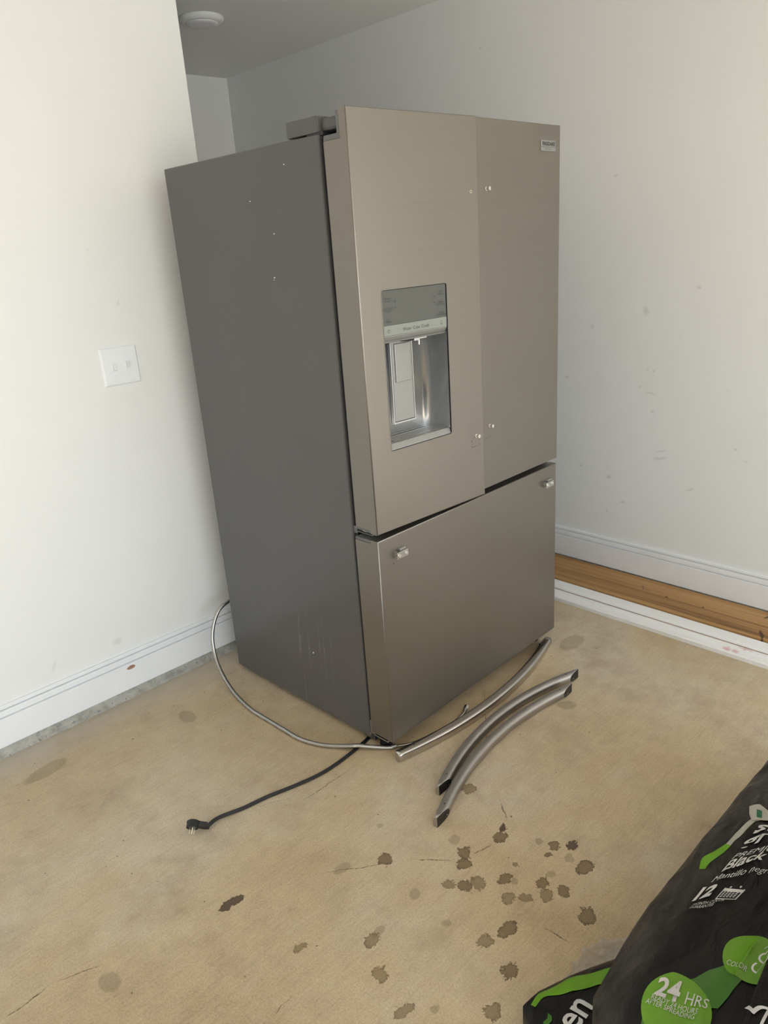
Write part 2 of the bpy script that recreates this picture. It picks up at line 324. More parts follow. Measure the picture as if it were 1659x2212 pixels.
def curb_material():
    m, nt, b = new_mat('foundation_concrete')
    pos = N(nt, 'ShaderNodeNewGeometry').outputs['Position']
    c = ramp(nt, noise_n(nt, pos, 26, 6, 0.7), [(0.3, (0.25, 0.24, 0.215)), (0.5, (0.40, 0.39, 0.355)), (0.7, (0.50, 0.49, 0.46))])
    vo = N(nt, 'ShaderNodeTexVoronoi'); vo.inputs['Scale'].default_value = 45; nt.links.new(warp(nt, pos, 50, 0.03), vo.inputs['Vector'])
    c = mix_col(nt, math_n(nt, 'MULTIPLY', edge_mask(nt, vo.outputs['Distance'], 0.10, 0.2), 0.7), c, (0.13, 0.125, 0.11))
    nt.links.new(c, b.inputs['Base Color']); b.inputs['Roughness'].default_value = 0.85
    bp = N(nt, 'ShaderNodeBump'); bp.inputs['Strength'].default_value = 0.6; bp.inputs['Distance'].default_value = 0.004
    nt.links.new(noise_n(nt, pos, 60, 5), bp.inputs['Height']); nt.links.new(bp.outputs[0], b.inputs['Normal'])
    return m

M = {}
M['floor'] = floor_material(); M['floor_plain'] = simple('tan_concrete', (0.53, 0.435, 0.30), 0.62, vary=0.1, vscale=2.5)
M['wall_r'] = wall_material('painted_wall_scuffed', ST_W, 'yz')
M['wall_b'] = wall_material('painted_wall', ST_B, 'xz', amt=0.16)
M['wall'] = wall_material('painted_wall_plain', None, 'xy')
M['wall_far'] = simple('painted_wall_far', (0.82, 0.822, 0.815), 0.6, vary=0.01)
M['ceil'] = simple('ceiling_paint', (0.82, 0.82, 0.81), 0.8, bump=0.05)
M['base'] = simple('white_gloss_trim', (0.85, 0.86, 0.88), 0.35, bump=0.02, vary=0.02)
M['curb'] = curb_material()
M['drive'] = simple('driveway_concrete', (0.52, 0.50, 0.465), 0.9, vary=0.1, vscale=2)
M['steel'] = steel_material('brushed_stainless', (0.275, 0.252, 0.222), 0.42, 'x', metal=0.90)
M['handle'] = steel_material('satin_stainless', (0.47, 0.45, 0.43), 0.42, 'x', amount=0.10)
M['handle_polish'] = steel_material('polished_stainless', (0.62, 0.59, 0.56), 0.24, 'x', amount=0.10)
M['case'] = case_material()
M['cap'] = simple('grey_plastic', (0.135, 0.134, 0.132), 0.45, bump=0.02)
M['gasket'] = simple('dark_gasket', (0.022, 0.022, 0.028), 0.5, bump=0.02)
M['black'] = simple('black_plastic', (0.012, 0.012, 0.013), 0.42, bump=0.03)
M['rubber'] = simple('black_rubber_cable', (0.010, 0.010, 0.012), 0.38, bump=0.02)
M['zinc'] = simple('zinc_plated', (0.50, 0.50, 0.485), 0.34, metal=1.0, bump=0.02)
M['chrome'] = simple('bright_metal', (0.85, 0.84, 0.82), 0.15, metal=1.0, bump=0.01)
M['brass'] = simple('nickel_blade', (0.80, 0.74, 0.62), 0.25, metal=1.0, bump=0.01)
M['panel'] = simple('control_glass', (0.100, 0.104, 0.096), 0.22, spec=0.4, bump=0.01)
M['strip'] = simple('label_strip', (0.245, 0.262, 0.232), 0.30, spec=0.4, bump=0.01)
M['silver'] = simple('silver_plastic', (0.60, 0.61, 0.62), 0.22, metal=0.88, bump=0.01)
M['silver_matt'] = simple('silver_plastic_matt', (0.33, 0.328, 0.32), 0.40, metal=0.6, bump=0.02)
M['tray'] = simple('drip_tray_grey', (0.30, 0.29, 0.27), 0.38, metal=0.4, bump=0.02)
M['ink'] = simple('dark_print', (0.016, 0.017, 0.016), 0.5, bump=0.01)
M['white_plastic'] = simple('white_switch_plastic', (0.86, 0.87, 0.90), 0.3, bump=0.01)
M['light_ring'] = simple('white_light_trim', (0.80, 0.80, 0.80), 0.4, bump=0.01)
M['light_lens'] = simple('frosted_lens', (0.76, 0.76, 0.77), 0.5, bump=0.01)
M['wood'] = wood_material()
M['trim'] = trim_material()
M['mdf'] = simple('raw_wood_edge', (0.36, 0.21, 0.14), 0.7, bump=0.1, vary=0.15, vscale=40)
M['bag'] = bag_material('black_bag_film')
M['bagA'] = bag_material('black_bag_film_grey_side', (0.0060, 0.0054, 0.0050), 0.42, side=(0.05, -1.20, -4, 0.54, 0.27, 0.60, 0.80))
M['bagB'] = bag_material('black_bag_film_clear_end', side=(-0.385, -1.100, -26, 0.20, 0.29, 0.90, 0.99))
M['film'] = film_material()
M['braid'] = braid_material()
M['print_white'] = simple('white_print', (0.60, 0.595, 0.59), 0.4, bump=0.02, vary=0.12, vscale=60)
M['print_green'] = simple('lime_print', (0.13, 0.32, 0.012), 0.38, bump=0.03, vary=0.10, vscale=20)
M['print_dark_green'] = simple('leaf_green_print', (0.045, 0.16, 0.012), 0.38, bump=0.03, vary=0.10, vscale=20)
M['label_green'] = simple('label_green_print', (0.012, 0.12, 0.055), 0.45, bump=0.03, vary=0.10, vscale=20)
M['paper'] = simple('torn_label_paper', (0.40, 0.39, 0.34), 0.6, bump=0.1, vary=0.10, vscale=60)
M['foam'] = simple('foam_edge', (0.62, 0.60, 0.48), 0.8, bump=0.1)

# ------------------------------------------------------------------ mesh helpers
def obj(name, bm, mat, parent=None, smooth=False, kind=None, label=None, loc=None, rot=None):
    bmesh.ops.recalc_face_normals(bm, faces=bm.faces)
    me = D.meshes.new(name); bm.to_mesh(me); bm.free()
    mats = mat if isinstance(mat, (list, tuple)) else [mat]
    for k in mats: me.materials.append(M[k])
    if smooth:
        for p in me.polygons: p.use_smooth = True
    o = D.objects.new(name, me); COL.objects.link(o)
    if parent: o.parent = parent
    if kind: o['kind'] = kind
    if label: o['label'] = label
    if loc: o.location = loc
    if rot: o.rotation_euler = rot
    return o

def thing(name, label, cat, loc=(0, 0, 0), rotz=0.0, group=None):
    o = D.objects.new(name, None); COL.objects.link(o)
    o.empty_display_size = 0.05; o.location = loc; o.rotation_euler = (0, 0, rotz)
    o['label'] = label; o['category'] = cat
    if group: o['group'] = group
    return o

def tag(o, label, cat, group=None):
    o['label'] = label; o['category'] = cat
    if group: o['group'] = group
    return o

def box(x0, x1, y0, y1, z0, z1, bev=0.0, seg=2, bm=None):
    bm2 = bmesh.new()
    bmesh.ops.create_cube(bm2, size=1)
    for v in bm2.verts:
        v.co = ((x0 + x1) / 2 + v.co.x * (x1 - x0), (y0 + y1) / 2 + v.co.y * (y1 - y0), (z0 + z1) / 2 + v.co.z * (z1 - z0))
    if bev: bmesh.ops.bevel(bm2, geom=bm2.edges[:], offset=bev, segments=seg, affect='EDGES', profile=0.5)
    if bm is None: return bm2
    merge(bm, bm2); return bm

def merge(dst, src, mi=None):
    vm = {}
    for v in src.verts: vm[v] = dst.verts.new(v.co)
    for f in src.faces:
        try:
            nf = dst.faces.new([vm[v] for v in f.verts]); nf.smooth = f.smooth
            nf.material_index = f.material_index if mi is None else mi
        except ValueError: pass
    src.free()

def cyl(p0, p1, r0, r1=None, n=20, bm=None, caps=True):
    p0, p1 = Vector(p0), Vector(p1); r1 = r0 if r1 is None else r1
    bm = bm or bmesh.new()
    d = (p1 - p0).normalized(); a = d.orthogonal().normalized(); b = d.cross(a)
    A, B = [], []
    for i in range(n):
        t = 2 * math.pi * i / n; o = a * math.cos(t) + b * math.sin(t)
        A.append(bm.verts.new(p0 + o * r0)); B.append(bm.verts.new(p1 + o * r1))
    for i in range(n):
        bm.faces.new((A[i], A[(i + 1) % n], B[(i + 1) % n], B[i]))
    if caps: bm.faces.new(A[::-1]); bm.faces.new(B)
    return bm

def lathe(profile, c, n=48, bm=None):
    """profile of (radius, z) turned about the vertical through c"""
    bm = bm or bmesh.new(); rings = []
    for r, z in profile:
        rings.append([bm.verts.new((c[0] + r * math.cos(2 * math.pi * i / n), c[1] + r * math.sin(2 * math.pi * i / n), c[2] + z)) for i in range(n)])
    for a, b in zip(rings, rings[1:]):
        for i in range(n): bm.faces.new((a[i], a[(i + 1) % n], b[(i + 1) % n], b[i]))
    bm.faces.new(rings[0]); bm.faces.new(rings[-1][::-1])
    return bm

def catmull(pts, sub=8):
    P = [Vector(p) for p in pts]; P = [P[0] * 2 - P[1]] + P + [P[-1] * 2 - P[-2]]
    out = []
    for i in range(1, len(P) - 2):
        for k in range(sub):
            t = k / sub; a, b, c, d = P[i - 1], P[i], P[i + 1], P[i + 2]
            out.append(0.5 * ((2 * b) + (c - a) * t + (2 * a - 5 * b + 4 * c - d) * t * t + (-a + 3 * b - 3 * c + d) * t ** 3))
    out.append(P[-2]); return out

def sweep(path, section, up=Vector((0, 0, 1)), bm=None, caps=True):
    """section: list of (side, height) offsets; side = path direction x up"""
    bm = bm or bmesh.new(); rings = []
    for i, p in enumerate(path):
        d = (path[min(i + 1, len(path) - 1)] - path[max(i - 1, 0)]).normalized()
        s = d.cross(up)
        s = s.normalized() if s.length > 1e-4 else Vector((1, 0, 0))
        h = s.cross(d).normalized()
        rings.append([bm.verts.new(p + s * a + h * b) for a, b in section])
    n = len(section)
    for a, b in zip(rings, rings[1:]):
        for i in range(n): bm.faces.new((a[i], a[(i + 1) % n], b[(i + 1) % n], b[i]))
    if caps: bm.faces.new(rings[0][::-1]); bm.faces.new(rings[-1])
    return bm

def circ(r, n=12, sx=1.0, sy=1.0):
    return [(r * sx * math.cos(2 * math.pi * i / n), r * sy * math.sin(2 * math.pi * i / n)) for i in range(n)]

def prism(profile, axis, a0, a1, bm=None):
    """closed profile of 2-D points extruded along x or y; profile is (other horizontal, z)"""
    bm = bm or bmesh.new()
    def P(a, p): return (a, p[0], p[1]) if axis == 'x' else (p[0], a, p[1])
    A = [bm.verts.new(P(a0, p)) for p in profile]; B = [bm.verts.new(P(a1, p)) for p in profile]
    n = len(profile)
    for i in range(n): bm.faces.new((A[i], A[(i + 1) % n], B[(i + 1) % n], B[i]))
    bm.faces.new(A[::-1]); bm.faces.new(B); return bm

def rrect(x0, x1, z0, z1, r, n=5):
    pts = []
    for cx, cz, t0 in ((x1 - r, z1 - r, 0), (x0 + r, z1 - r, 90), (x0 + r, z0 + r, 180), (x1 - r, z0 + r, 270)):
        for i in range(n + 1):
            t = math.radians(t0 + 90 * i / n); pts.append((cx + r * math.cos(t), cz + r * math.sin(t)))
    return pts

_font_cache = {}
def text_mesh(s, size, align='LEFT', bold=0.0, res=3):
    cu = D.curves.new('glyphs', 'FONT'); cu.body = s; cu.size = size; cu.align_x = align
    cu.resolution_u = res; cu.offset = bold; cu.fill_mode = 'FRONT'
    t = D.objects.new('glyphs', cu); COL.objects.link(t)
    dg = bpy.context.evaluated_depsgraph_get()
    me = D.meshes.new_from_object(t.evaluated_get(dg))
    bm = bmesh.new(); bm.from_mesh(me)
    D.objects.remove(t); D.meshes.remove(me); D.curves.remove(cu)
    return bm

def text_into(bm, s, size, fn, align='LEFT', bold=0.0, cuts=0):
    """glyph outlines in (u, v) placed through fn(u, v) -> 3-D"""
    t = text_mesh(s, size, align, bold)
    if cuts:
        long_edges = [e for e in t.edges if e.calc_length() > size * 0.25]
        bmesh.ops.subdivide_edges(t, edges=long_edges, cuts=cuts)
        bmesh.ops.triangulate(t, faces=[f for f in t.faces if len(f.verts) > 4])
    for v in t.verts: v.co = fn(v.co.x, v.co.y)
    merge(bm, t)

# ================================================================== the garage
XR, YB, YA, XE, ZC = 1.577, 0.992, 2.75, 0.214, 2.47     # right wall, back wall, alcove back, back wall end, ceiling
XL, YF = -5.0, GY
T = 0.12
fb = bmesh.new()                                    # slab; only the middle faces carry the oil spots
gx = [XL - T, -1.35, 1.36, XR + T]; gy = [YF - 0.3, -0.95, 0.985, YA + T]
gv = [[fb.verts.new((x, y, 0)) for y in gy] for x in gx]
for i in range(3):
    for j in range(3):
        f = fb.faces.new((gv[i][j], gv[i + 1][j], gv[i + 1][j + 1], gv[i][j + 1])); f.material_index = 0 if (i, j) == (1, 1) else 1
rim = [gv[i][0] for i in range(4)] + [gv[3][j] for j in range(1, 4)] + [gv[i][3] for i in (2, 1, 0)] + [gv[0][j] for j in (2, 1)]
low = [fb.verts.new((v.co.x, v.co.y, -0.15)) for v in rim]
for i in range(len(rim)):
    j = (i + 1) % len(rim); fb.faces.new((rim[i], rim[j], low[j], low[i])).material_index = 1
fb.faces.new(low).material_index = 1
obj('floor', fb, ['floor', 'floor_plain'], kind='structure')
obj('ceiling', box(XL - T, XR + T, YF - T, YA + T, ZC, ZC + T), 'ceil', kind='structure')
obj('wall_back', box(XL - T, XE, YB, YB + T, 0, ZC, 0.002, 1), 'wall_b', kind='structure')
wr = bmesh.new(); gy = [YF - T, -0.75, 0.95, YA + T]; gz = [0, 0.15, ZC]
gv = [[wr.verts.new((XR, y, z)) for z in gz] for y in gy]
for i in range(3):
    for j in range(2):
        f = wr.faces.new((gv[i][j], gv[i + 1][j], gv[i + 1][j + 1], gv[i][j + 1])); f.material_index = 0 if (i, j) == (1, 1) else 1
rim = [gv[i][0] for i in range(4)] + [gv[3][1], gv[3][2]] + [gv[i][2] for i in (2, 1, 0)] + [gv[0][1]]
low = [wr.verts.new((XR + T, v.co.y, v.co.z)) for v in rim]
for i in range(len(rim)):
    j = (i + 1) % len(rim); wr.faces.new((rim[i], rim[j], low[j], low[i])).material_index = 1
wr.faces.new(low).material_index = 1
obj('wall_right', wr, ['wall_r', 'wall'], kind='structure')
obj('wall_alcove_back', box(XE - T, XR, YA, YA + T, 0, ZC), 'wall', kind='structure')
obj('wall_alcove_side', box(XE - T, XE, YB + T, YA, 0, ZC), 'wall', kind='structure')
obj('wall_left', box(XL - T, XL, YF - T, YB, 0, ZC), 'wall_far', kind='structure')
wf = box(XL, GX0, YF - T, YF, 0, ZC); box(GX1, XR, YF - T, YF, 0, ZC, bm=wf); box(GX0, GX1, YF - T, YF, GH, ZC, bm=wf)
obj('wall_front', wf, 'wall_far', kind='structure')
obj('ground', box(-14, 12, -22, YF - 0.3, -0.2, -0.02), 'drive', kind='structure')

# baseboards: distance from wall, height
BB = [(0, 0.034), (0.017, 0.034), (0.018, 0.036), (0.018, 0.1325), (0.0170, 0.1336), (0.0080, 0.1338), (0.0080, 0.1376),
      (0.0150, 0.1390), (0.0148, 0.150), (0.0135, 0.1580), (0.0050, 0.1584), (0.0050, 0.1620), (0.0115, 0.1626),
      (0.0105, 0.1700), (0.0080, 0.1730), (0, 0.1730)]
b1 = prism([(YB - d, z) for d, z in BB], 'x', XL, XE + 0.018)
obj('baseboard_back', b1, 'base', kind='structure')
b2 = prism([(XR - d, z + 0.006) for d, z in BB], 'y', YF, YA)
obj('baseboard_right', b2, 'base', kind='structure')
# chipped paint on the back baseboard: a shallow scar of bare wood
bm = bmesh.new()
pts = [(-0.017, -0.001), (-0.012, 0.004), (-0.005, 0.0055), (-0.003, 0.009), (0.001, 0.0065), (0.007, 0.0075), (0.014, 0.003), (0.017, -0.001), (0.012, -0.006), (0, -0.0075), (-0.011, -0.006)]
vs = [bm.verts.new((-0.3648 + x, YB - 0.0184, 0.1168 + z)) for x, z in pts]; bm.faces.new(vs)
obj('paint_chip', bm, 'mdf', parent=D.objects['baseboard_back'])

# exposed foundation edge under the back baseboard, with a ragged foot where the slab meets it
bm = bmesh.new(); nx = 240; rows = []
for i in range(nx + 1):
    x = XL + (XE - XL) * i / nx
    j = noise.noise((x * 9, 0, 3)); k = noise.noise((x * 25, 5, 1))
    rows.append([bm.verts.new(p) for p in ((x, YB + 0.01, 0.0345), (x, YB - 0.0135, 0.0345), (x, YB - 0.014 + 0.002 * k, 0.020),
                                           (x, YB - 0.0155 - 0.002 * abs(j), 0.009 + 0.002 * k), (x, YB - 0.024 - 0.010 * abs(j) - 0.004 * k, 0.0), (x, YB + 0.01, 0.0))])
for a, b in zip(rows, rows[1:]):
    for i in range(6): bm.faces.new((a[i], a[(i + 1) % 6], b[(i + 1) % 6], b[i]))
bm.faces.new(rows[0]); bm.faces.new(rows[-1][::-1])
obj('trim_1', bm, 'curb', kind='structure', label='rough grey concrete foundation edge under the baseboard')
bm = box(XR - 0.012, XR, YF, YA, 0, 0.040)
obj('trim_2', bm, 'curb', kind='structure')

# ------------------------------------------------------------------ light switch
sw = thing('light_switch', 'white double toggle light switch on the wall beside the refrigerator', 'light switch', (-0.1895, YB, 1.1735))
bm = bmesh.new(); hw, hh = 0.0640, 0.0625
prof = [(1.0, 0.0), (1.0, 0.0015), (0.955, 0.0058), (0.94, 0.0062)]
rings = []
for k, d in prof:
    dx = hw - (1 - k) * 0.09; dz = hh - (1 - k) * 0.09
    rings.append([bm.verts.new((sx * dx, -d, sz * dz)) for sx, sz in ((-1, -1), (1, -1), (1, 1), (-1, 1))])
for a, b in zip(rings, rings[1:]):
    for i in range(4): bm.faces.new((a[i], a[(i + 1) % 4], b[(i + 1) % 4], b[i]))
bm.faces.new(rings[0]); bm.faces.new(rings[-1][::-1])
obj('switch_plate', bm, 'white_plastic', sw)
for sx, up in ((-0.0232, -1), (0.0232, 1)):
    fr_ = bmesh.new()
    for q in ((-0.0055, -0.0048, -0.0130, 0.0130), (0.0048, 0.0055, -0.0130, 0.0130)): box(sx + q[0], sx + q[1], -0.0072, -0.0062, q[2], q[3], bm=fr_)
    for q in (-0.0130, 0.0122): box(sx - 0.0055, sx + 0.0055, -0.0072, -0.0062, q, q + 0.0008, bm=fr_)
    obj('slot_frame', fr_, 'white_plastic', sw)
    tg = bmesh.new()
    pr = [(-0.0062, -0.011 * up), (-0.0062, 0.003 * up), (-0.0165, 0.0125 * up), (-0.0185, 0.0085 * up), (-0.0075, -0.010 * up)]
    A = [tg.verts.new((sx - 0.0044, y, z)) for y, z in pr]; B = [tg.verts.new((sx + 0.0044, y, z)) for y, z in pr]
    for i in range(5): tg.faces.new((A[i], A[(i + 1) % 5], B[(i + 1) % 5], B[i]))
    tg.faces.new(A); tg.faces.new(B[::-1])
    obj('toggle', tg, 'white_plastic', sw)
    for sz in (-0.0305, 0.0305):
        s_ = cyl((sx, -0.0060, sz), (sx, -0.0074, sz), 0.0034, 0.0030, 14)
        o = obj('screw', s_, 'white_plastic', sw, smooth=False)
        a = random.uniform(-0.8, 0.8); c_, n_ = math.cos(a), math.sin(a)
        sl = bmesh.new(); v = []
        for p, q in ((-0.0026, -0.0005), (0.0026, -0.0005), (0.0026, 0.0005), (-0.0026, 0.0005)):
            v.append(sl.verts.new((sx + p * c_ - q * n_, -0.00755, sz + p * n_ + q * c_)))
        sl.faces.new(v); obj('screw_slot', sl, 'white_plastic', o)

# ------------------------------------------------------------------ ceiling light in the alcove
lt = thing('ceiling_light', 'flush round white ceiling light above the refrigerator alcove', 'ceiling light', (0.825, 1.792, ZC))
obj('trim_ring', lathe([(0.02, 0.0), (0.094, 0.0), (0.097, -0.004), (0.096, -0.010), (0.088, -0.019), (0.078, -0.023), (0.070, -0.0235), (0.02, -0.0235)], (0, 0, 0), 56), 'light_ring', lt, smooth=True)
obj('lens', lathe([(0.071, -0.0232), (0.069, -0.027), (0.055, -0.031), (0.03, -0.0335), (0.008, -0.034)], (0, 0, 0), 48), 'light_lens', lt, smooth=True)

# ================================================================== the refrigerator (its own frame: x along the front, y to the back)
FW = 0.908
rf = thing('refrigerator', 'stainless steel french door refrigerator with ice dispenser and grey side, handles removed', 'refrigerator', (0, 0, 0), math.radians(1.6))
ZT, ZCASE, S1, S2, ZB, ZCB = 1.795, 1.752, 0.738, 0.719, 0.057, 0.020
YD, YC, YBK, XC = 0.0903, 0.112, 0.830, 0.011
case = obj('cabinet', box(XC, FW - XC, YC, YBK, ZCB, ZCASE, 0.004, 2), 'case', rf, label='smooth grey painted cabinet')
# dark front frame between doors and cabinet
obj('front_frame', box(XC + 0.010, FW - XC - 0.010, YC - 0.010, YC + 0.004, ZCB + 0.03, ZCASE - 0.012), 'gasket', rf)
obj('mullion', box(XC + 0.03, FW - XC - 0.03, 0.070, YC - 0.009, 0.680, 0.775), 'gasket', rf)

def panel_front(x0, x1, z0, z1, depth, hole=None, r=0.0030):
    """front sheet of a door, edges rolled, open behind; hole = rounded outline"""
    bm = bmesh.new(); segs = 4; rings = []
    for k in range(segs + 1):
        t = math.pi / 2 * k / segs; ins = r * (1 - math.sin(t)); y = r * (1 - math.cos(t))
        rings.append([bm.verts.new((x, y, z)) for x, z in ((x0 + ins, z0 + ins), (x1 - ins, z0 + ins), (x1 - ins, z1 - ins), (x0 + ins, z1 - ins))])
    rings.append([bm.verts.new((x, depth, z)) for x, z in ((x0, z0), (x1, z0), (x1, z1), (x0, z1))])
    for k, (a, b) in enumerate(zip(rings, rings[1:])):
        for i in range(4):
            f = bm.faces.new((a[i], a[(i + 1) % 4], b[(i + 1) % 4], b[i])); f.smooth = k < segs
    if hole:
        loop = [bm.verts.new((x, 0, z)) for x, z in hole]
        edges = [bm.edges.new((loop[i], loop[(i + 1) % len(loop)])) for i in range(len(loop))]
        inner = [bm.verts.new((x, 0.006, z)) for x, z in hole]
        for i in range(len(loop)):
            j = (i + 1) % len(loop); bm.faces.new((loop[i], loop[j], inner[j], inner[i]))
        oe = [bm.edges.get((rings[0][i], rings[0][(i + 1) % 4])) for i in range(4)]
        bmesh.ops.triangle_fill(bm, edges=oe + edges, use_beauty=True)
    else:
        bm.faces.new(rings[0])
    return bm

def open_box(bm, x0, x1, y0, y1, z0, z1):
    """four sides and a back, no front"""
    A = [bm.verts.new((x, y0, z)) for x, z in ((x0, z0), (x1, z0), (x1, z1), (x0, z1))]
    B = [bm.verts.new((x, y1, z)) for x, z in ((x0, z0), (x1, z0), (x1, z1), (x0, z1))]
    for i in range(4): bm.faces.new((A[i], A[(i + 1) % 4], B[(i + 1) % 4], B[i]))
    bm.faces.new(B)

# --- left door with the dispenser, standing a little ajar
DW = 0.4515
DS0, DS1, DZ0, DZ1 = 0.0720, 0.3120, 0.9610, 1.3830
hole = rrect(DS0, DS1, DZ0, DZ1, 0.0075)
bm = panel_front(0, DW, S1, ZT, 0.027, hole)
open_box(bm, 0, DW, 0.027, YD, S1 + 0.009, ZT - 0.064)
ld = obj('door', bm, 'steel', rf, rot=(0, 0, math.radians(-3.81)), label='brushed stainless door with water and ice dispenser')
c = box(0.0004, DW - 0.0004, 0.0275, YD, ZT - 0.064, ZT - 0.051, 0.002)
box(0.0004, DW - 0.0004, 0.027, 0.040, ZT - 0.0535, ZT - 0.004, 0.003, bm=c)
box(0.13, DW - 0.0004, 0.038, YD, ZT - 0.056, ZT - 0.003, 0.004, bm=c)
obj('door_cap', c, 'cap', ld)
obj('door_cap', box(0.0004, DW - 0.0004, 0.006, YD, S1 + 0.001, S1 + 0.0092, 0.0015), 'cap', ld)
obj('gasket', box(0.012, DW - 0.006, YD, YD + 0.014, S1 + 0.014, ZT - 0.07, 0.003), 'gasket', ld)
obj('foam_edge', box(0.006, 0.03, 0.055, 0.070, S1 - 0.003, S1 + 0.002), 'foam', ld)
obj('foam_edge', box(0.006, 0.022, 0.012, 0.03, S1 - 0.003, S1 + 0.002), 'foam', ld)

# dispenser
SQ = [(-0.0010, -0.0006), (0.0010, -0.0006), (0.0010, 0.0006), (-0.0010, 0.0006)]
obj('shadow_gap_strip', sweep([Vector((x, 0.0004, z)) for x, z in rrect(DS0 + 0.0011, DS1 - 0.0011, DZ0 + 0.0011, DZ1 - 0.0011, 0.0066) + rrect(DS0 + 0.0011, DS1 - 0.0011, DZ0 + 0.0011, DZ1 - 0.0011, 0.0066)[:1]], SQ, up=Vector((0, -1, 0)), caps=False), 'gasket', ld)  # solid dark strip standing in for the shadow gap around the dispenser
ht = rrect(DS0, DS1, DZ0, DZ1, 0.0075, 5)
obj('dispenser_trim', sweep([Vector((x, 0.0, z)) for x, z in ht + ht[:1]], SQ, up=Vector((0, -1, 0)), caps=False), 'steel', ld)
PZ, SZ, RZT, RZB = 1.2930, 1.2665, 1.2500, 0.9755
obj('control_panel', box(DS0 + 0.0022, DS1 - 0.0022, 0.0022, 0.02, PZ, DZ1 - 0.0024, 0.0008, 1), 'panel', ld, label='dark grey glass control panel with printed buttons')
obj('label_strip', box(DS0 + 0.0022, DS1 - 0.0022, 0.0022, 0.02, SZ + 0.0006, PZ - 0.0001, 0.0003, 1), 'strip', ld, label='pale strip printed Water Cube Crush')

# recess: rounded back corners, tilted lip above and below
cav = bmesh.new(); xs0, xs1, dep = DS0 + 0.0022, DS1 - 0.0022, 0.080
def cav_ring(z, y0, front_in=0.0, depth=dep, rad=0.030):
    pts = [(xs0 + front_in, y0), ]
    xa, xb = xs0 + 0.012, xs1 - 0.010
    for i in range(9):
        t = math.pi / 2 * i / 8; pts.append((xa + rad - rad * math.cos(t), depth - rad + rad * math.sin(t)))
    for i in range(9):
        t = math.pi / 2 * i / 8; pts.append((xb - rad + rad * math.sin(t), depth - rad + rad * math.cos(t)))
    pts.append((xs1 - front_in, y0))
    return [cav.verts.new((x, y, z)) for x, y in pts]
R1 = cav_ring(RZB + 0.004, 0.004); R2 = cav_ring(RZT + 0.004, 0.004)
for i in range(len(R1) - 1): cav.faces.new((R1[i], R1[i + 1], R2[i + 1], R2[i]))
cav.faces.new(R2)
obj('dispenser_recess', cav, 'silver', ld, smooth=True, label='silver plastic dispenser recess')
for f in ld.children[-1].data.polygons:
    if len(f.vertices) > 4: f.use_smooth = False
# lips
lp = prism([(0.0025, SZ), (0.0025, SZ - 0.0015), (0.012, RZT - 0.002), (0.030, RZT + 0.003), (0.030, SZ)], 'x', xs0, xs1)
obj('top_lip', lp, 'silver_matt', ld)
lp = prism([(0.0020, DZ0 + 0.0022), (0.0020, DZ0 + 0.006), (0.0085, RZB + 0.004), (0.016, RZB + 0.002), (0.016, DZ0 + 0.0022)], 'x', xs0, xs1)
obj('bottom_lip', lp, 'silver_matt', ld)
obj('drip_tray', box(xs0 + 0.004, xs1 - 0.004, 0.014, dep - 0.002, RZB - 0.004, RZB + 0.0035), 'tray', ld)
for k in range(6):
    y = 0.022 + k * 0.0078
    obj('tray_bar', box(xs0 + 0.03, xs1 - 0.03, y, y + 0.0040, RZB + 0.0034, RZB + 0.0056, 0.0006, 1), 'silver_matt', ld)
xm = (DS0 + DS1) / 2 + 0.002
# paddle panel leaning on the back of the recess
pd = bmesh.new()
pz0, pz1 = 1.012, RZT - 0.004
for q in ((xm - 0.042, xm - 0.0388, pz0, pz1), (xm + 0.0388, xm + 0.042, pz0, pz1), (xm - 0.0388, xm + 0.0388, pz0, pz0 + 0.0042), (xm - 0.0388, xm + 0.0388, pz1 - 0.0036, pz1)):
    box(q[0], q[1], dep - 0.0115, dep - 0.001, q[2], q[3], bm=pd)
obj('paddle_surround', pd, 'silver', ld)
obj('paddle_backing', box(xm - 0.0388, xm + 0.0388, dep - 0.0022, dep - 0.0008, pz0 + 0.0042, pz1 - 0.0036), 'silver_matt', ld)
obj('paddle', box(xm - 0.0372, xm + 0.0372, dep - 0.0125, dep - 0.0020, 1.0178, RZT - 0.0092, 0.001, 1), 'silver_matt', ld)
obj('paddle_pad', box(xm - 0.029, xm + 0.029, dep - 0.0165, dep - 0.0120, 1.128, RZT - 0.016, 0.0016, 2), 'silver_matt', ld)
# ice chute and water nozzle
obj('ice_chute', lathe([(0.026, 0.0), (0.026, -0.006), (0.021, -0.011), (0.016, -0.011)], (xm - 0.006, 0.042, RZT + 0.003), 32), 'gasket', ld, smooth=False)
bm = box(xm + 0.004, xm + 0.022, 0.018, 0.030, RZT - 0.010, RZT + 0.004, 0.001)
box(xm + 0.026, xm + 0.060, 0.026, 0.044, RZT - 0.008, RZT + 0.004, 0.001, bm=bm)
obj('chute_cover', bm, 'silver', ld)
obj('water_nozzle', cyl((xm + 0.024, 0.022, RZT + 0.004), (xm + 0.024, 0.022, RZT - 0.022), 0.0032, 0.0026, 14), 'silver', ld)

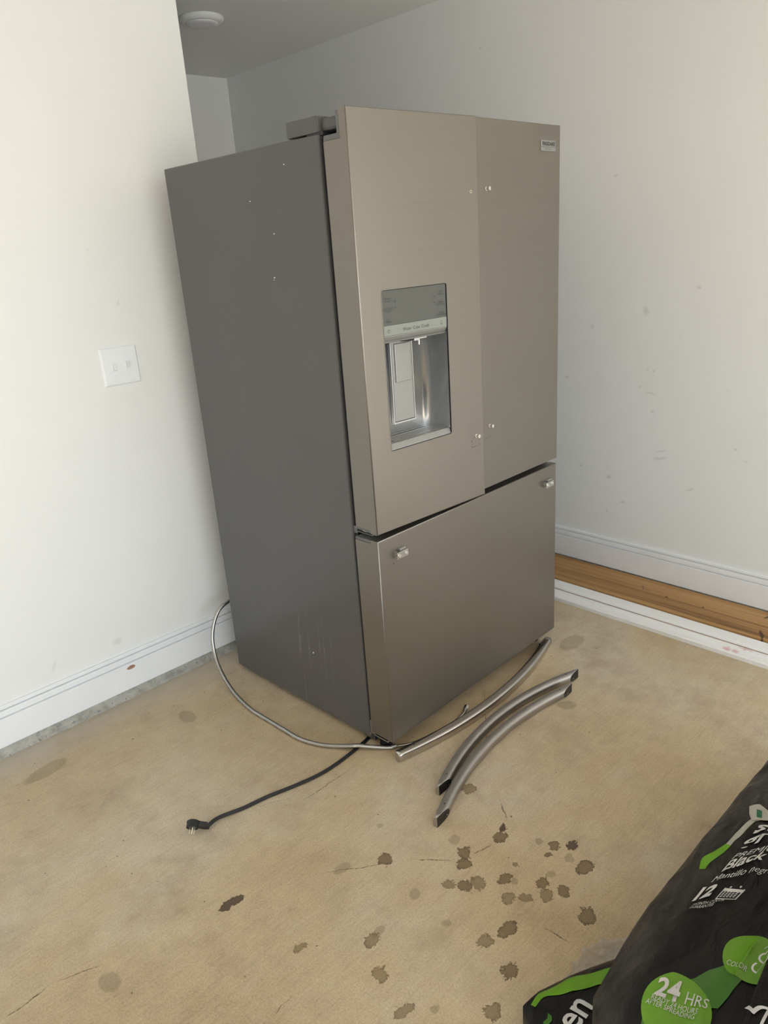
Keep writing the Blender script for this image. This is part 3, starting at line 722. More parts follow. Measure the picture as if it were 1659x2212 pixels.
# print on the panel
def on_door(u0, v0):
    return lambda u, v: Vector((u0 + u, 0.00195, v0 + v))
def door_word(text, x, z, h):
    b = bmesh.new(); text_into(b, text, h, on_door(x, z), 'CENTER'); obj('lettering', b, 'ink', ld)
def ring_into(bm, cx, cz, r, t, a0=0, a1=360, y=0.00195, n=18):
    p = []
    for i in range(n + 1):
        a = math.radians(a0 + (a1 - a0) * i / n)
        p.append((bm.verts.new((cx + r * math.cos(a), y, cz + r * math.sin(a))), bm.verts.new((cx + (r - t) * math.cos(a), y, cz + (r - t) * math.sin(a)))))
    for a, b in zip(p, p[1:]): bm.faces.new((a[0], b[0], b[1], a[1]))
def quad_into(bm, x0, x1, z0, z1, y=0.00195):
    bm.faces.new([bm.verts.new((x, y, z)) for x, z in ((x0, z0), (x1, z0), (x1, z1), (x0, z1))])
for s, x, z in (('Freezer', 0.0943, 1.3580), ('Boost', 0.0940, 1.3515), ('Cold Drink', 0.0937, 1.3330), ('Timer', 0.0937, 1.3265),
                ('Ice', 0.0930, 1.3070), ('Maker', 0.0930, 1.3005), ('Cool', 0.2900, 1.3590), ('Boost', 0.2900, 1.3525),
                ('Reset', 0.2884, 1.3325), ('Air Filter', 0.2884, 1.3260), ('Reset', 0.2900, 1.3045), ('Water Filter', 0.2900, 1.2980)):
    door_word(s, x, z, 0.0084)
for s, x in (('Water', 0.1583), ('Cube', 0.1925), ('Crush', 0.2257)): door_word(s, x, 1.2745, 0.0118)
for x, z in ((0.1196, 1.3515), (0.2642, 1.3495)):
    bm = bmesh.new(); quad_into(bm, x - 0.0042, x + 0.0042, z - 0.0006, z + 0.0006); quad_into(bm, x - 0.0006, x + 0.0006, z - 0.0042, z + 0.0042)
    obj('plus_mark', bm, 'ink', ld)
for x, z in ((0.1199, 1.3363), (0.2634, 1.3350)):
    bm = bmesh.new(); quad_into(bm, x - 0.0042, x + 0.0042, z - 0.0007, z + 0.0007); obj('minus_mark', bm, 'ink', ld)
bm = bmesh.new(); ring_into(bm, 0.092, 1.2800, 0.0034, 0.0007, 0, 180)
for q in ((0.0880, 0.0960, 1.2740, 1.2747), (0.0880, 0.0960, 1.2795, 1.2802), (0.0880, 0.0887, 1.2740, 1.2800), (0.0953, 0.0960, 1.2740, 1.2800)): quad_into(bm, *q)
obj('padlock_mark', bm, 'ink', ld)
bm = bmesh.new(); ring_into(bm, 0.2888, 1.2805, 0.0040, 0.0007, -55, 235)
quad_into(bm, 0.2868, 0.2908, 1.2752, 1.2768); quad_into(bm, 0.2876, 0.2900, 1.2735, 1.2748)
obj('bulb_mark', bm, 'ink', ld)

def stud(parent, x, z, ln=0.016):
    """shouldered handle bolt left standing in the door"""
    b = cyl((x, 0.001, z), (x, -0.004, z), 0.0062, 0.0055, 18)
    cyl((x, -0.004, z), (x, -ln + 0.004, z), 0.0036, bm=b, n=14)
    cyl((x, -ln + 0.004, z), (x, -ln, z), 0.0060, 0.0056, 18, bm=b)
    return obj('handle_stud', b, 'chrome', parent, smooth=False)
stud(ld, 0.4130, 0.9335)
# empty screw hole with its bright rim
b = bmesh.new(); ring_into(b, 0.4206, 1.6095, 0.0042, 0.0022, y=-0.0006, n=24); obj('hole_rim', b, 'foam', ld)
b = cyl((0.4206, 0.0006, 1.6095), (0.4206, -0.0003, 1.6095), 0.0030, n=16); obj('screw_hole', b, 'black', ld)
def scuff(parent, quads):
    b = bmesh.new()
    for q in quads: quad_into(b, *q, y=-0.0003)
    return obj('handle_mark', b, 'gasket', parent)
scuff(ld, [(0.3948, 0.3960, 0.9002, 0.9050), (0.3952, 0.4180, 0.8998, 0.9008), (0.4180, 0.4300, 0.9004, 0.9012), (0.3950, 0.3966, 0.9150, 0.9215), (0.4290, 0.4300, 0.9020, 0.9070), (0.4270, 0.4284, 0.9170, 0.9215), (0.3962, 0.3968, 0.9340, 0.9370)])

# --- right door
RX0 = 0.4560
bm = panel_front(RX0, FW, S1 + 0.001, ZT + 0.004, 0.027)
open_box(bm, RX0, FW, 0.027, YD, S1 + 0.009, ZT - 0.045)
rd = obj('door', bm, 'steel', rf, loc=(0, -0.002, 0), label='plain brushed stainless door with badge')
obj('door_cap', box(RX0 + 0.0004, FW - 0.0004, 0.027, YD, ZT - 0.045, ZT, 0.003), 'cap', rd)
obj('door_cap', box(RX0 + 0.0004, FW - 0.0004, 0.006, YD, S1 + 0.002, S1 + 0.0092, 0.0015), 'cap', rd)
obj('gasket', box(RX0 + 0.006, FW - 0.012, YD, YD + 0.010, S1 + 0.014, ZT - 0.07, 0.003), 'gasket', rd)
stud(rd, 0.5193, 1.6190); stud(rd, 0.5136, 0.9398)
scuff(rd, [(0.492, 0.497, 0.9005, 0.9020), (0.500, 0.511, 0.9020, 0.9028), (0.516, 0.5185, 0.9055, 0.9075)])
BX0, BX1, BZ0, BZ1 = 0.7990, 0.8770, 1.7245, 1.7545
obj('badge', box(BX0, BX1, -0.0028, 0.0005, BZ0, BZ1, 0.0006, 1), 'silver_matt', rd, label='small silver badge with black lettering')
bm = bmesh.new()
text_into(bm, 'FRIGIDAIRE', 0.0140, lambda u, v: Vector(((BX0 + BX1) / 2 + u * 0.97, -0.0030, 1.7400 + v)), 'CENTER', bold=0.0004)
quad_into(bm, BX0 + 0.0008, BX1 - 0.0008, 1.7355, 1.7362, y=-0.0030)
obj('badge_lettering', bm, 'ink', rd)
bm = bmesh.new()
text_into(bm, 'GALLERY', 0.0075, lambda u, v: Vector(((BX0 + BX1) / 2 + u * 1.25, -0.0030, 1.7275 + v)), 'CENTER')
obj('badge_lettering', bm, 'cap', rd)

# --- freezer drawer
bm = panel_front(0, FW, ZB, S2, 0.027)
open_box(bm, 0, FW, 0.027, YD, ZB, S2 - 0.010)
dr = obj('freezer_drawer', bm, 'steel', rf, loc=(0, 0.001, 0), label='wide brushed stainless freezer drawer front')
obj('drawer_cap', box(0.0003, FW - 0.0003, 0.006, YD, S2 - 0.0102, S2 - 0.0012, 0.002), 'cap', dr)
obj('gasket', box(0.012, FW - 0.012, YD, YD + 0.010, ZB + 0.02, S2 - 0.02, 0.003), 'gasket', dr)
def bracket(x, z):
    b = box(x - 0.019, x - 0.006, -0.006, 0.001, z - 0.009, z + 0.009, 0.001)
    box(x - 0.004, x + 0.020, -0.011, 0.001, z + 0.004, z + 0.017, 0.001, bm=b)
    box(x - 0.022, x + 0.025, -0.0165, -0.0125, z - 0.0105, z + 0.0105, 0.0014, bm=b)
    cyl((x - 0.013, 0.0, z), (x - 0.013, -0.013, z), 0.006, n=14, bm=b)
    cyl((x + 0.016, 0.0, z), (x + 0.016, -0.013, z), 0.006, n=14, bm=b)
    o = obj('handle_bracket', b, 'zinc', dr)
    for dx in (-0.013, 0.016):
        obj('bracket_screw', cyl((x + dx, -0.0163, z), (x + dx, -0.0185, z), 0.0060, 0.0048, 16), 'chrome', o)
bracket(0.0790, 0.6600); bracket(0.8440, 0.6590)
bm = bmesh.new(); quad_into(bm, 0.0555, 0.0585, 0.6330, 0.6375, y=-0.0003); obj('handle_mark', bm, 'gasket', dr)

# --- hinges, feet
bm = box(XC, 0.105, 0.112, 0.232, ZCASE + 0.003, ZCASE + 0.040, 0.004)
box(XC + 0.012, 0.095, 0.046, 0.116, ZCASE + 0.004, ZCASE + 0.034, 0.008, bm=bm)
obj('hinge_cover', bm, 'case', rf)
bm = box(FW - 0.105, FW - XC, 0.112, 0.232, ZCASE + 0.003, ZCASE + 0.040, 0.004)
box(FW - 0.095, FW - XC - 0.012, 0.046, 0.116, ZCASE + 0.004, ZCASE + 0.034, 0.008, bm=bm)
obj('hinge_cover', bm, 'case', rf)
obj('hinge_shelf', box(XC + 0.004, FW - XC - 0.004, 0.098, 0.16, ZCASE - 0.004, ZCASE + 0.004, 0.001), 'gasket', rf)
for x0 in (0.013, FW - 0.059):
    bm = box(x0, x0 + 0.046, 0.034, 0.108, S2 + 0.007, S2 + 0.010, 0.001)
    box(x0, x0 + 0.003, 0.096, 0.108, S2 + 0.002, S2 + 0.024, 0.001, bm=bm)
    obj('centre_hinge', bm, 'cap', rf)
for x0, sgn in ((0.012, 1), (FW - 0.012, -1)):
    bm = box(min(x0, x0 + sgn * 0.004), max(x0, x0 + sgn * 0.004), 0.092, 0.110, 0.016, 0.085, 0.001)
    box(min(x0, x0 + sgn * 0.05), max(x0, x0 + sgn * 0.05), 0.035, 0.110, 0.034, 0.038, 0.001, bm=bm)
    box(min(x0, x0 + sgn * 0.05), max(x0, x0 + sgn * 0.05), 0.092, 0.125, 0.016, 0.036, 0.001, bm=bm)
    obj('bottom_hinge', bm, 'zinc', rf)
    fx = x0 + sgn * 0.028
    obj('levelling_foot', lathe([(0.006, 0.040), (0.012, 0.038), (0.012, 0.018), (0.020, 0.014), (0.021, 0.002), (0.019, 0.0), (0.008, 0.0)], (fx, 0.072, 0), 24), 'black', rf)
    obj('roller', cyl((x0 + sgn * 0.03, 0.76, 0.0145), (x0 + sgn * 0.05, 0.76, 0.0145), 0.0145, n=24), 'black', rf)

# ================================================================== power cord
pc = thing('power_cord', 'black flat power cord trailing from under the refrigerator', 'power cord', (-0.25, 0.13, 0))
L = Vector(pc.location)
cp = [(0.20, 0.205), (0.09, 0.165), (0.028, 0.137), (0.007, 0.130), (-0.047, 0.121), (-0.132, 0.113), (-0.204, 0.115), (-0.280, 0.131), (-0.364, 0.155), (-0.449, 0.172), (-0.510, 0.184), (-0.536, 0.1895)]
PC = Vector((-0.585, 0.198, 0.0275))               # middle of the plug's round body
ax = Vector((0.64, 0.62, 0.46)).normalized()       # from prong tips towards the back of the plug
cdir = (Vector((-0.530, 0.188, 0.020)) - PC); cdir = (cdir - ax * cdir.dot(ax)).normalized()
side = ax.cross(cdir).normalized()
neck = PC + cdir * 0.0400; out_ = Vector((-0.5120, 0.1860, 0.0085))
cp3 = [Vector((x, y, 0.0042)) for x, y in cp[:9]] + [Vector((-0.440, 0.1690, 0.0048)), out_, neck]
path = catmull([q - L for q in cp3], 8)
top = []; bot = []
for k in range(3):
    cx = (k - 1) * 0.0038
    for a in (150, 110, 70, 30): top.append((cx + 0.0023 * math.cos(math.radians(a)), 0.0032 * math.sin(math.radians(a))))
    for a in (210, 250, 290, 330): bot.append((cx + 0.0023 * math.cos(math.radians(a)), 0.0032 * math.sin(math.radians(a))))
sec = bot + top[::-1]
obj('cable', sweep(path, sec), 'rubber', pc, smooth=False)
# flat right-angle plug; it lies with the prongs touching the floor
pl = bmesh.new()
n = 28
def plug_ring(r, k, stretch_):
    out = []
    for i in range(n):
        a = 2 * math.pi * i / n; u, v = math.cos(a), math.sin(a)
        out.append(pl.verts.new(PC + ax * k + cdir * (u * r * (stretch_ if u > 0 else 1)) + side * (v * r)))
    return out
rg = [plug_ring(0.0150, -0.0110, 1.05), plug_ring(0.0165, -0.0095, 1.05), plug_ring(0.0165, 0.002, 1.1), plug_ring(0.0176, 0.003, 1.2), plug_ring(0.0172, 0.007, 1.2), plug_ring(0.013, 0.0100, 1.2), plug_ring(0.006, 0.0105, 1.2)]
for a, b in zip(rg, rg[1:]):
    for i in range(n): pl.faces.new((a[i], a[(i + 1) % n], b[(i + 1) % n], b[i]))
pl.faces.new(rg[0]); pl.faces.new(rg[-1])
def obox(bm, c, u, v, w_, hu, hv, hw):
    vs = [bm.verts.new(c + u * (a * hu) + v * (b * hv) + w_ * (d * hw)) for a in (-1, 1) for b in (-1, 1) for d in (-1, 1)]
    for q in ((0, 1, 3, 2), (4, 6, 7, 5), (0, 4, 5, 1), (2, 3, 7, 6), (0, 2, 6, 4), (1, 5, 7, 3)): bm.faces.new([vs[i] for i in q])
obox(pl, PC + cdir * 0.026 + ax * 0.001, cdir, side, ax, 0.012, 0.0095, 0.0070)
obox(pl, PC + cdir * 0.041 + ax * 0.000, cdir, side, ax, 0.0045, 0.0075, 0.0060)
for v in pl.verts: v.co -= L
plug = obj('plug', pl, 'black', pc)
for kk, (off, ln, wd) in enumerate(((-0.0062, 0.017, 0.0031), (0.0062, 0.017, 0.0031))):
    b = bmesh.new(); obox(b, PC - ax * (0.011 + ln / 2) + cdir * off - L, ax, side, cdir, ln / 2, wd, 0.0008)
    obj('prong', b, 'brass', plug)
b = bmesh.new(); cyl(PC - ax * 0.010 + side * -0.009 - L, PC - ax * 0.0305 + side * -0.009 - L, 0.0022, n=12, bm=b); obj('ground_pin', b, 'brass', plug)
b = bmesh.new(); cyl(PC - ax * 0.0235 - cdir * 0.0071 - L, PC - ax * 0.0235 - cdir * 0.0069 - L, 0.0016, n=12, bm=b)
obj('prong_hole', b, 'black', plug)

# ================================================================== water hose
wh = thing('water_hose', 'braided stainless water supply hose looping from behind the refrigerator', 'hose', (-0.14, 0.5, 0))
L = Vector(wh.location)
hp = [(0.26, 0.868, 0.300), (0.14, 0.872, 0.288), (0.015, 0.870, 0.2685), (-0.046, 0.866, 0.2440), (-0.090, 0.852, 0.1740), (-0.109, 0.820, 0.098), (-0.119, 0.765, 0.0440),
      (-0.134, 0.672, 0.0135), (-0.147, 0.560, 0.0076), (-0.146, 0.482, 0.0073), (-0.142, 0.382, 0.0073), (-0.137, 0.290, 0.0073), (-0.108, 0.208, 0.0080), (-0.062, 0.135, 0.0142), (-0.046, 0.1175, 0.0160), (-0.019, 0.087, 0.0115), (0.010, 0.055, 0.0078), (0.0285, 0.0355, 0.0075)]
obj('braided_tube', sweep(catmull([Vector(p) - L for p in hp], 10), circ(0.0070, 14)), 'braid', wh, smooth=True)
fd = Vector((0.04, -0.022, 0)).normalized(); f0 = Vector((0.026, 0.038, 0.0084)) - L
fb = bmesh.new()
for k in range(4): cyl(f0 + fd * (0.0042 * k), f0 + fd * (0.0042 * k + 0.0026), 0.0082, n=18, bm=fb)
cyl(f0, f0 + fd * 0.0155, 0.0073, n=18, bm=fb)
obj('ferrule', fb, 'zinc', wh)
tp = [(0.040, 0.030, 0.0072), (0.075, 0.009, 0.0056), (0.12, -0.0090, 0.0049), (0.18, -0.0185, 0.0049), (0.25, -0.0240, 0.0052), (0.298, -0.0230, 0.010), (0.318, -0.0170, 0.0120)]
obj('thin_tube', sweep(catmull([Vector(p) - L for p in tp], 8), circ(0.0046, 12)), 'braid', wh, smooth=True)
nb = bmesh.new(); e0 = Vector((0.314, -0.0185, 0.0116)) - L; ed = Vector((0.022, 0.010, 0.002)).normalized()
cyl(e0, e0 + ed * 0.012, 0.0055, n=12, bm=nb); cyl(e0 + ed * 0.012, e0 + ed * 0.028, 0.0085, n=6, bm=nb)
obj('coupling_nut', nb, 'zinc', wh, label='metal coupling nut')

# ================================================================== the three removed door handles
def door_handle(name, A, B, bulge, height, width, label, mat, cut, sq=0.75):
    """bowed bar lying on its side on the floor; its ends are sawn flat by the plane of the door it came off.
    A, B: centre of the bar's ends; bulge: sagitta of the bow, positive to the left of A->B"""
    A = Vector((A[0], A[1], height / 2)); B = Vector((B[0], B[1], height / 2))
    mid = (A + B) / 2; d = (B - A); Ln = d.length; d.normalize()
    nrm = Vector((-d.y, d.x, 0)) * (1 if bulge > 0 else -1); sg = abs(bulge)
    t = thing(name, label, 'handle', (mid.x, mid.y, 0), 0)
    R = (Ln * Ln / 4 + sg * sg) / (2 * sg); half = math.asin(Ln / 2 / R)
    path = []
    ext = half * 1.03
    for i in range(49):
        a = -ext + 2 * ext * i / 48
        path.append(Vector((0, 0, height / 2)) + d * (R * math.sin(a)) + nrm * (R * math.cos(a) - (R - sg)))
    sec = []
    for i in range(20):
        a = 2 * math.pi * i / 20; c_, s_ = math.cos(a), math.sin(a)
        sec.append((math.copysign(abs(c_) ** sq, c_) * width / 2, math.copysign(abs(s_) ** sq, s_) * height / 2))
    bm = sweep(path, sec)
    for f in bm.faces:
        if len(f.verts) == 4: f.smooth = True
    o_in = -width / 2 + cut                         # plane of the door, measured along the bow normal
    res = bmesh.ops.bisect_plane(bm, geom=bm.verts[:] + bm.edges[:] + bm.faces[:], plane_co=nrm * o_in + Vector((0, 0, 0.01)), plane_no=-nrm, clear_outer=True, dist=1e-5)
    cut_edges = [e for e in res['geom_cut'] if isinstance(e, bmesh.types.BMEdge)]
    filled = bmesh.ops.holes_fill(bm, edges=cut_edges, sides=0)
    for f in filled['faces']: f.material_index = 1; f.smooth = False
    bar = obj('bar', bm, [mat, 'black'], t)
    for s in (-1, 1):
        # socket plate details on the sawn face: recess, bolt hole, set screw
        a = s * half * 0.925
        pc_ = d * (R * math.sin(a)) + nrm * (o_in - 0.0002) + Vector((0, 0, height / 2))
        pb = bmesh.new()
        cyl(pc_ - nrm * 0.0012, pc_ + nrm * 0.001, height * 0.17, n=14, bm=pb)
        obj('bolt_socket', pb, 'gasket', t)
        pb = bmesh.new()
        cyl(pc_ - nrm * 0.0016 + d * 0.004 - Vector((0, 0, 0.003)), pc_ + d * 0.004 - Vector((0, 0, 0.003)), height * 0.06, n=10, bm=pb)
        obj('set_screw', pb, 'chrome', t)
        a2 = s * half * 0.88
        p2 = d * (R * math.sin(a2)) + nrm * (R * math.cos(a2) - (R - sg)) + Vector((0, 0, height))
        pb = bmesh.new(); cyl(p2 - Vector((0, 0, 0.002)), p2 + Vector((0, 0, 0.0003)), 0.0022, n=12, bm=pb)
        obj('screw_hole', pb, 'black', t)
    return t
door_handle('pull_bar', (0.010, -0.0170), (0.858, 0.0280), -0.062, 0.031, 0.033, 'longest bowed stainless handle lying closest to the refrigerator', 'handle_polish', 0.006, 0.55)
door_handle('pull_bar', (-0.020, -0.2140), (0.732, -0.1820), 0.074, 0.034, 0.031, 'satin bowed handle lying between the longest handle and its twin', 'handle', 0.015)
door_handle('pull_bar', (-0.116, -0.2920), (0.640, -0.2150), 0.068, 0.034, 0.031, 'satin bowed handle lying on the side away from the refrigerator, nearer the oil spots', 'handle', 0.015)

# ================================================================== lumber along the right wall
wb = tag(obj('wood_board', box(1.334, 1.5555, -2.3, 1.5, 0, 0.038, 0.004, 3), 'wood'), 'brown pressure-treated wooden board lying flat against the baseboard', 'board')
pa = [(1.200, 0.0), (1.200, 0.0150), (1.2025, 0.0175), (1.212, 0.0180), (1.2155, 0.0165), (1.219, 0.0150), (1.232, 0.0150), (1.246, 0.0158), (1.2500, 0.0145), (1.2515, 0.0145), (1.2530, 0.0165), (1.262, 0.0170), (1.326, 0.0170), (1.326, 0.0)]
ma = tag(obj('moulding_strip', prism(pa, 'y', -2.2, 1.05), 'trim'), 'long white primed moulding strip with grooves lying on the concrete', 'moulding')
obj('raw_underside', box(1.2006, 1.3255, -2.199, 1.049, -0.0001, 0.0012), 'mdf', ma, loc=None)
pb_ = [(1.2690, 0.0172), (1.2690, 0.0262), (1.2710, 0.0285), (1.282, 0.0295), (1.3280, 0.0295), (1.3280, 0.0172)]
mb = tag(obj('moulding_strip', prism(pb_, 'y', -2.2, 1.10), 'trim'), 'plain white moulding strip stacked on top of the grooved strip', 'moulding')
obj('raw_edge', box(1.2686, 1.2692, -2.199, 1.099, 0.0174, 0.0200), 'mdf', mb)

# ================================================================== bags of mulch
def pil(a, b, p=4.0, q=4.0, k1=0.4, k2=0.45):
    return max(0.0, 1 - abs(a) ** p) ** k1 * max(0.0, 1 - abs(b) ** q) ** k2

class Bag:
    def __init__(s, cx, cy, rot, ha, hb, edge, slope, rise, seed, under=None, wr=0.010):
        s.c = (cx, cy); s.r = math.radians(rot); s.h = (ha, hb); s.e = edge; s.sl = slope; s.rise = rise; s.seed = seed; s.under = under; s.wr = wr
    def local(s, x, y):
        dx, dy = x - s.c[0], y - s.c[1]; c, n = math.cos(s.r), math.sin(s.r)
        return (c * dx + n * dy) / s.h[0], (-n * dx + c * dy) / s.h[1]
    def world(s, a, b):
        c, n = math.cos(s.r), math.sin(s.r)
        return s.c[0] + c * a * s.h[0] - n * b * s.h[1], s.c[1] + n * a * s.h[0] + c * b * s.h[1]
    def top(s, x, y):
        a, b = s.local(x, y); a = max(-1, min(1, a)); b = max(-1, min(1, b)); p = pil(a, b)
        w1 = noise.noise((x * 7 + s.seed, y * 15, 0.3)); w3 = 1 - abs(noise.noise((x * 9, y * 17 + s.seed, 5.1))) * 2
        return s.e + s.sl * x + s.rise * p + s.wr * min(1, p * 1.6) * (w1 * 0.75 + max(0, w3) ** 2 * 0.40)
    def bottom(s, x, y):
        a, b = s.local(x, y); a = max(-1, min(1, a)); b = max(-1, min(1, b)); p = pil(a, b, 4, 4, 0.3, 0.3)
        lo = 0.003
        for u in (s.under or []):
            ua, ub = u.local(x, y)
            m = max(abs(ua), abs(ub)); lo = max(lo, (u.top(x, y) + 0.022) * max(0.0, min(1.0, (1.6 - m) / 0.42)))
        e = s.e + s.sl * x
        return min(e, e - (e - lo) * min(1, p * 1.3)) if lo < e else lo
    def body(s, name, mat, parent, na=72, nb=52):
        bm = bmesh.new(); T_, B_ = [], []
        for i in range(na + 1):
            ra, rb = [], []
            for j in range(nb + 1):
                u = math.sin((2 * i / na - 1) * math.pi / 2); v = math.sin((2 * j / nb - 1) * math.pi / 2)
                a = u * math.sqrt(1 - 0.22 * v * v); b = v * math.sqrt(1 - 0.22 * u * u)
                x, y = s.world(a, b); edge = i in (0, na) or j in (0, nb)
                zt = s.top(x, y); zb = s.bottom(x, y)
                if edge:
                    m = bm.verts.new((x, y, max(zb, s.e + s.sl * x))); ra.append(m); rb.append(m)
                else:
                    ra.append(bm.verts.new((x, y, zt))); rb.append(bm.verts.new((x, y, min(zb, zt - 0.002))))
            T_.append(ra); B_.append(rb)
        for i in range(na):
            for j in range(nb):
                bm.faces.new((T_[i][j], T_[i + 1][j], T_[i + 1][j + 1], T_[i][j + 1]))
                bm.faces.new((B_[i][j], B_[i][j + 1], B_[i + 1][j + 1], B_[i + 1][j]))
        return obj(name, bm, mat, parent, smooth=True)
    def lay(s, x, y, off=0.0016): return Vector((x, y, s.top(x, y) + off))

def poly_print(bag, pts, mat, parent, name, off=0.0020, cuts=5):
    bm = bmesh.new(); vs = [bm.verts.new((x, y, 0)) for x, y in pts]; bm.faces.new(vs)
    bmesh.ops.triangulate(bm, faces=bm.faces[:])
    for _ in range(cuts):
        ee = [e for e in bm.edges if e.calc_length() > 0.0055]
        if not ee: break
        bmesh.ops.subdivide_edges(bm, edges=ee, cuts=1); bmesh.ops.triangulate(bm, faces=[f for f in bm.faces if len(f.verts) > 3])
    for v in bm.verts: v.co = bag.lay(v.co.x, v.co.y, off)
    return obj(name, bm, mat, parent, smooth=True)

def strip_print(bag, left, right, mat, parent, name, off=0.0016, sub=6):
    Lp = catmull([(x, y, 0) for x, y in left], sub); Rp = catmull([(x, y, 0) for x, y in right], sub)
    bm = bmesh.new(); rows = []
    for a, b in zip(Lp, Rp):
        rows.append([bm.verts.new(bag.lay(a.x + (b.x - a.x) * k / 5, a.y + (b.y - a.y) * k / 5, off)) for k in range(6)])
    for p, q in zip(rows, rows[1:]):
        for k in range(5): bm.faces.new((p[k], q[k], q[k + 1], p[k + 1]))
    return obj(name, bm, mat, parent, smooth=True)

def bag_text(bag, parent, s, p0, bdir, udir, size, mat='print_white', bold=0.0, wide=1.0, off=0.0036, align='LEFT'):
    """s printed along bdir with the letters' up along udir (plan directions)"""
    b = Vector((*bdir, 0)).normalized(); u = Vector((*udir, 0)).normalized()
    bm = bmesh.new()
    text_into(bm, s, size, lambda x, y: bag.lay(p0[0] + b.x * x * wide + u.x * y, p0[1] + b.y * x * wide + u.y * y, off), align, bold, cuts=1)
    return obj('lettering', bm, mat, parent)

bagB = Bag(-0.385, -1.100, -26, 0.200, 0.290, 0.050, 0.0, 0.062, 11.0, wr=0.014)
bagA = Bag(0.05, -1.20, -4, 0.54, 0.27, 0.215, 0.155, 0.122, 3.0, under=[bagB], wr=0.020)
bagC = Bag(-0.12, -1.435, 1, 0.50, 0.275, 0.440, 0.17, 0.075, 29.0, under=[bagA, bagB], wr=0.018)

tB = thing('mulch_bag', 'black mulch bag with lime green band and clear ruffled end, lying under the others', 'bag', (0, 0, 0))
bagB.body('film_body', 'bagB', tB, 80, 90)
strip_print(bagB, [(-0.4240, -0.8060), (-0.3938, -0.8030), (-0.3656, -0.8150), (-0.3252, -0.8330), (-0.2998, -0.8560), (-0.2607, -0.8800), (-0.2100, -0.9143)],
            [(-0.4240, -0.8160), (-0.3960, -0.8180), (-0.3716, -0.8424), (-0.3459, -0.8620), (-0.3148, -0.8835), (-0.2835, -0.9052), (-0.2450, -0.9300)], 'print_green', tB, 'green_band')
bag_text(bagB, tB, 'green', (-0.3600, -0.9050), (1, 0.03), (-0.03, 1), 0.072, bold=0.0012, align='RIGHT')
poly_print(bagB, [(-0.447, -0.852), (-0.440, -0.845), (-0.430, -0.848), (-0.420, -0.842), (-0.4225, -0.852), (-0.4300, -0.8580), (-0.4420, -0.8570)], 'print_dark_green', tB, 'leaf_mark', 0.0022)
# ruffled clear film past the seal
bm = bmesh.new(); nu, nv = 34, 12; rows = []
inn = catmull([(-0.318, -0.824, 0), (-0.272, -0.846, 0), (-0.228, -0.868, 0), (-0.180, -0.892, 0), (-0.140, -0.915, 0)], 9)
out = catmull([(-0.292, -0.792, 0), (-0.232, -0.786, 0), (-0.178, -0.784, 0), (-0.118, -0.820, 0), (-0.085, -0.872, 0)], 9)
for i in range(len(inn)):
    r_ = []
    for j in range(nv + 1):
        t = j / nv; p = inn[i].lerp(out[i], t)
        z0 = bagB.top(inn[i].x, inn[i].y) - 0.004
        z = z0 * (1 - t) ** 1.5 + 0.010 * t + 0.016 * math.sin(math.pi * min(1, t * 1.05)) * (0.6 + noise.noise((p.x * 40, p.y * 14, 2))) + 0.004 * t * math.sin(i * 1.7)
        r_.append(bm.verts.new((p.x, p.y + 0.004 * t * math.sin(i * 0.9), max(0.002, z))))
    rows.append(r_)
for a, b in zip(rows, rows[1:]):
    for j in range(nv): bm.faces.new((a[j], b[j], b[j + 1], a[j + 1]))
obj('clear_film_end', bm, 'film', tB, smooth=True, label='ruffled translucent plastic film')

tA = thing('mulch_bag', 'black bag of premium black mulch with white lettering, torn label and green circles', 'bag', (0, 0, 0))
bagA.body('film_body', 'bagA', tA, 150, 110)
UP = (0.0341, -0.0052)
bag_text(bagA, tA, 'sta', (0.0170, -1.0260), (0.05, -0.055), UP, 0.058, bold=0.0012)
bag_text(bagA, tA, 'green', (-0.0250, -1.0190), (0.05, -0.055), UP, 0.058, bold=0.0012)
bag_text(bagA, tA, 'PREMIUM', (-0.0660, -1.0190), (0.050, -0.050), UP, 0.030, wide=0.78)
bag_text(bagA, tA, 'Black', (-0.1000, -1.0140), (0.063, -0.059), UP, 0.043, bold=0.0009, wide=0.83)
bag_text(bagA, tA, 'Mantillo negro', (-0.1290, -1.0080), (0.066, -0.075), UP, 0.026, wide=0.72)
bag_text(bagA, tA, '12', (-0.1830, -0.9930), (0.031, -0.037), UP, 0.046, bold=0.0022, wide=0.78)
bag_text(bagA, tA, 'MONTH COLOR', (-0.1930, -1.0020), (0.020, -0.030), UP, 0.010, wide=0.72)
bag_text(bagA, tA, 'GUARANTEE', (-0.2020, -1.0000), (0.020, -0.030), UP, 0.010, wide=0.72)
# calendar icon
icon = bmesh.new(); q0, qx, qu = Vector((-0.168, -1.033)), Vector((0.0164, -0.0303)), Vector((0.0341, -0.0052)) * 0.92
def iq(a0, a1, b0, b1):
    vs = []
    for a, b in ((a0, b0), (a1, b0), (a1, b1), (a0, b1)):
        p = q0 + qx * a + qu * b; vs.append(icon.verts.new(bagA.lay(p.x, p.y, 0.0065)))
    icon.faces.new(vs)
iq(0, 1, 0, 0.07); iq(0, 0.06, 0, 1); iq(0.94, 1, 0, 1); iq(0, 1, 0.72, 0.98); iq(0.22, 0.30, 0.98, 1.12); iq(0.70, 0.78, 0.98, 1.12)
for r_ in range(4):
    for c_ in range(5): iq(0.13 + c_ * 0.155, 0.13 + c_ * 0.155 + 0.10, 0.14 + r_ * 0.14, 0.14 + r_ * 0.14 + 0.08)
obj('calendar_icon', icon, 'print_white', tA)
strip_print(bagA, [(-0.1043, -0.9760), (-0.0732, -0.9690), (-0.0488, -0.9810), (-0.0230, -0.9925)], [(-0.1032, -0.9864), (-0.0799, -0.9885), (-0.0503, -0.9985), (-0.0272, -1.0040)], 'print_green', tA, 'green_band')
